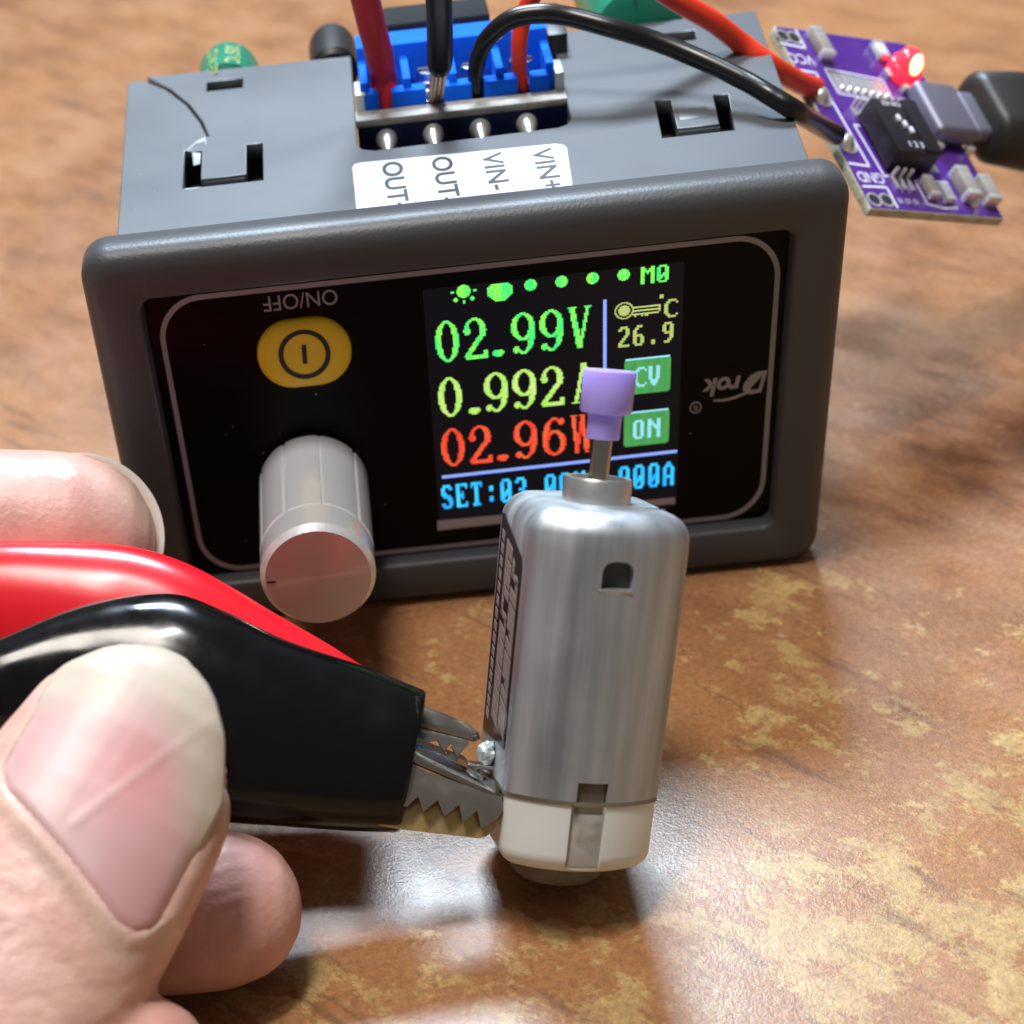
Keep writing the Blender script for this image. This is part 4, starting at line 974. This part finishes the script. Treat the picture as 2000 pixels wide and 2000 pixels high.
for i, q in enumerate(hm.vertices):
    p_ = q.co / MM; d = p_ - TO; s, b, nn = d.dot(TA), d.dot(TS), d.dot(TN)
    c = base.copy(); disp = 0
    if -1 < s < 60 and abs(b) < 14 and nn > -8 and (d - TA * s).length < 14:
        u, dc = in_nail(s, b); top_ = nn > 0
        # distance to nail outline
        eb = min(b - NB0, NB1 - b)
        e = min(eb, dc)
        if top_:
            kk_ = max(0, min(1, (e - .25) / 1.3)); disp = .42 * math.exp(-((e + .35) / .95) ** 2) - 1.25 * kk_ * kk_ * (3 - 2 * kk_)
            if -3.0 < dc < -.2: c = c.lerp(pale, .55)
            # knuckle side creases
            if dc < -1.5:
                disp -= .10 * max(0, math.sin(dc * 1.9 + .5 * noise.noise(Vector((b * .4, s * .2, 7))) * 4)) ** 6 * max(0, min(1, (-dc - 2.5) / 3))
                disp += .05 * noise.noise(Vector((s * .35, b * .9, 0))) - .14 * max(0, noise.noise(Vector((s * .9 + b * .7, b * .25, 2))))
                c = c.lerp(pink, .35 * max(0, noise.noise(Vector((s * .12, b * .16, 5))) + .25))
        if s < 10 and not top_: c = c.lerp(pink, .3)
    for (tip, A, N, S_, r), kk in ((IDX, .5), (MID, .62), (RNG, .55)):
        d2 = p_ - tip; s2 = d2.dot(A)
        if -1 < s2 < 60 and (d2 - A * s2).length < r * 1.2:
            c = c.lerp(pink, kk * (.75 if s2 > 3 else .5)); 
            if tip is IDX[0] and s2 < 8: c = c.lerp(pale, .9 * (1 - s2 / 8))
            if tip is MID[0] and 5 < s2 < 9: disp += .035 * math.sin(d2.dot(S_) * 4.2 + s2 + 2 * noise.noise(p_ * .4))
    q.co = q.co + HNRM[i] * disp * MM - HO * MM
    ct.data[i].color = (*c, 1)
hm.update(); hb = link('skin', hm, MT['skin'], hand, sharp=180)
# thumbnail
NU, NV = 46, 46; V = []; F = []; CL = []
for j in range(NV + 1):
    for i in range(NU + 1):
        u = -1 + 2 * i / NU; b = NB0 + (u + 1) / 2 * (NB1 - NB0)
        s1 = cuticle(u) + .5; s0 = max(.25, free_edge(b * 1.02) - .15)
        t = j / NV; s = s1 + (s0 - s1) * t
        z = thumb_top(max(s, .4), b * .96) + .16 + .10 * math.sin(math.pi * t)
        fade = max(0, min(1, (.85 - t) / .35)); dip = max(max(0, 1 - min(b - NB0, NB1 - b) / 1.25) * fade, max(0, 1 - (s1 - .25 - s) / 1.25)); z -= .95 * dip * dip
        if t > .8: z += .25 * (t - .8) / .2
        rid = math.exp(-((b - (4.6 - .42 * (s - 8))) / .26) ** 2) * (1 if s < 19 else 0)    # the lengthwise ridge
        z += .08 * rid + .02 * noise.noise(Vector((b * 1.3, s * .12, 1)))
        V.append(TO + TA * s + TS * b + TN * z - HO)
        nz = noise.noise(Vector((s * .16, b * .16, 3)))
        bed = Vector((.62, .37, .37)); red = Vector((.62, .24, .25)); tipc = Vector((.56, .50, .41)); lun = Vector((.70, .54, .52))
        c = bed.lerp(red, max(0, min(.65, .55 * math.exp(-((s - 12.5) / 4.5) ** 2 - ((b - 2.2) / 4.0) ** 2) + .25 * nz)))
        c = c.lerp(red, .45 * max(0, 1 - (1 - t) * 0 - t * 2.2) * max(0, u))
        c = c.lerp(lun, .4 * max(0, 1 - t / .25) * (1 if u < .3 else .2))
        fe = max(0, min(1, (t - (.55 + .07 * math.sin(u * 4 + 1))) / .25)); c = c.lerp(tipc, fe * .9)
        side = max(0, (abs(u) - .86) / .14); c = c.lerp(tipc, side * .5 if t > .3 else 0)
        c = c.lerp(Vector((.70, .56, .54)), .3 * rid)
        CL.append(c)
for j in range(NV):
    for i in range(NU):
        a = j * (NU + 1) + i; F.append((a, a + 1, a + NU + 2, a + NU + 1))
nl = mesh('thumbnail', V, F, MT['nail'], hand, sharp=180)
ca = nl.data.color_attributes.new('tint', 'FLOAT_COLOR', 'POINT')
for i, c in enumerate(CL): ca.data[i].color = (*c, 1)
md = nl.modifiers.new('thick', 'SOLIDIFY'); md.thickness = .45 * MM; md.offset = -1
# forefinger nail: its free edge shows past the fingertip
tip, A, N, S_, r = IDX
UPV = -S_ if (-S_).z > 0 else S_
V = []; F = []; CL = []
NA = 40
for i in range(NA + 1):
    th = math.radians(-38 + 128 * i / NA)
    e = -A * math.cos(th) + UPV * math.sin(th)
    cc = tip + A * r * 1.0
    taper = math.sin(math.pi * min(1, max(0, i / NA)) * .94 + .12)
    for k, (dr, dn) in enumerate(((-1.9, -1.2), (-.2, -.5), (.25 + .62 * taper, -.35), (.30 + .64 * taper, -.9), (-.2, -1.4))):
        V.append(cc + e * (r * (1.0 if th < 1.2 else 1.0) + dr) + N * dn - HO); CL.append(Vector((.66, .66, .62)) if k in (2, 3) else Vector((.64, .52, .44)))
for i in range(NA):
    for k in range(5):
        a = i * 5 + k; b_ = i * 5 + (k + 1) % 5; F.append((a, b_, b_ + 5, a + 5))
nl2 = mesh('fingernail', V, F, MT['nail'], hand, sharp=60)
ca = nl2.data.color_attributes.new('tint', 'FLOAT_COLOR', 'POINT')
for i, c in enumerate(CL): ca.data[i].color = (*c, 1)
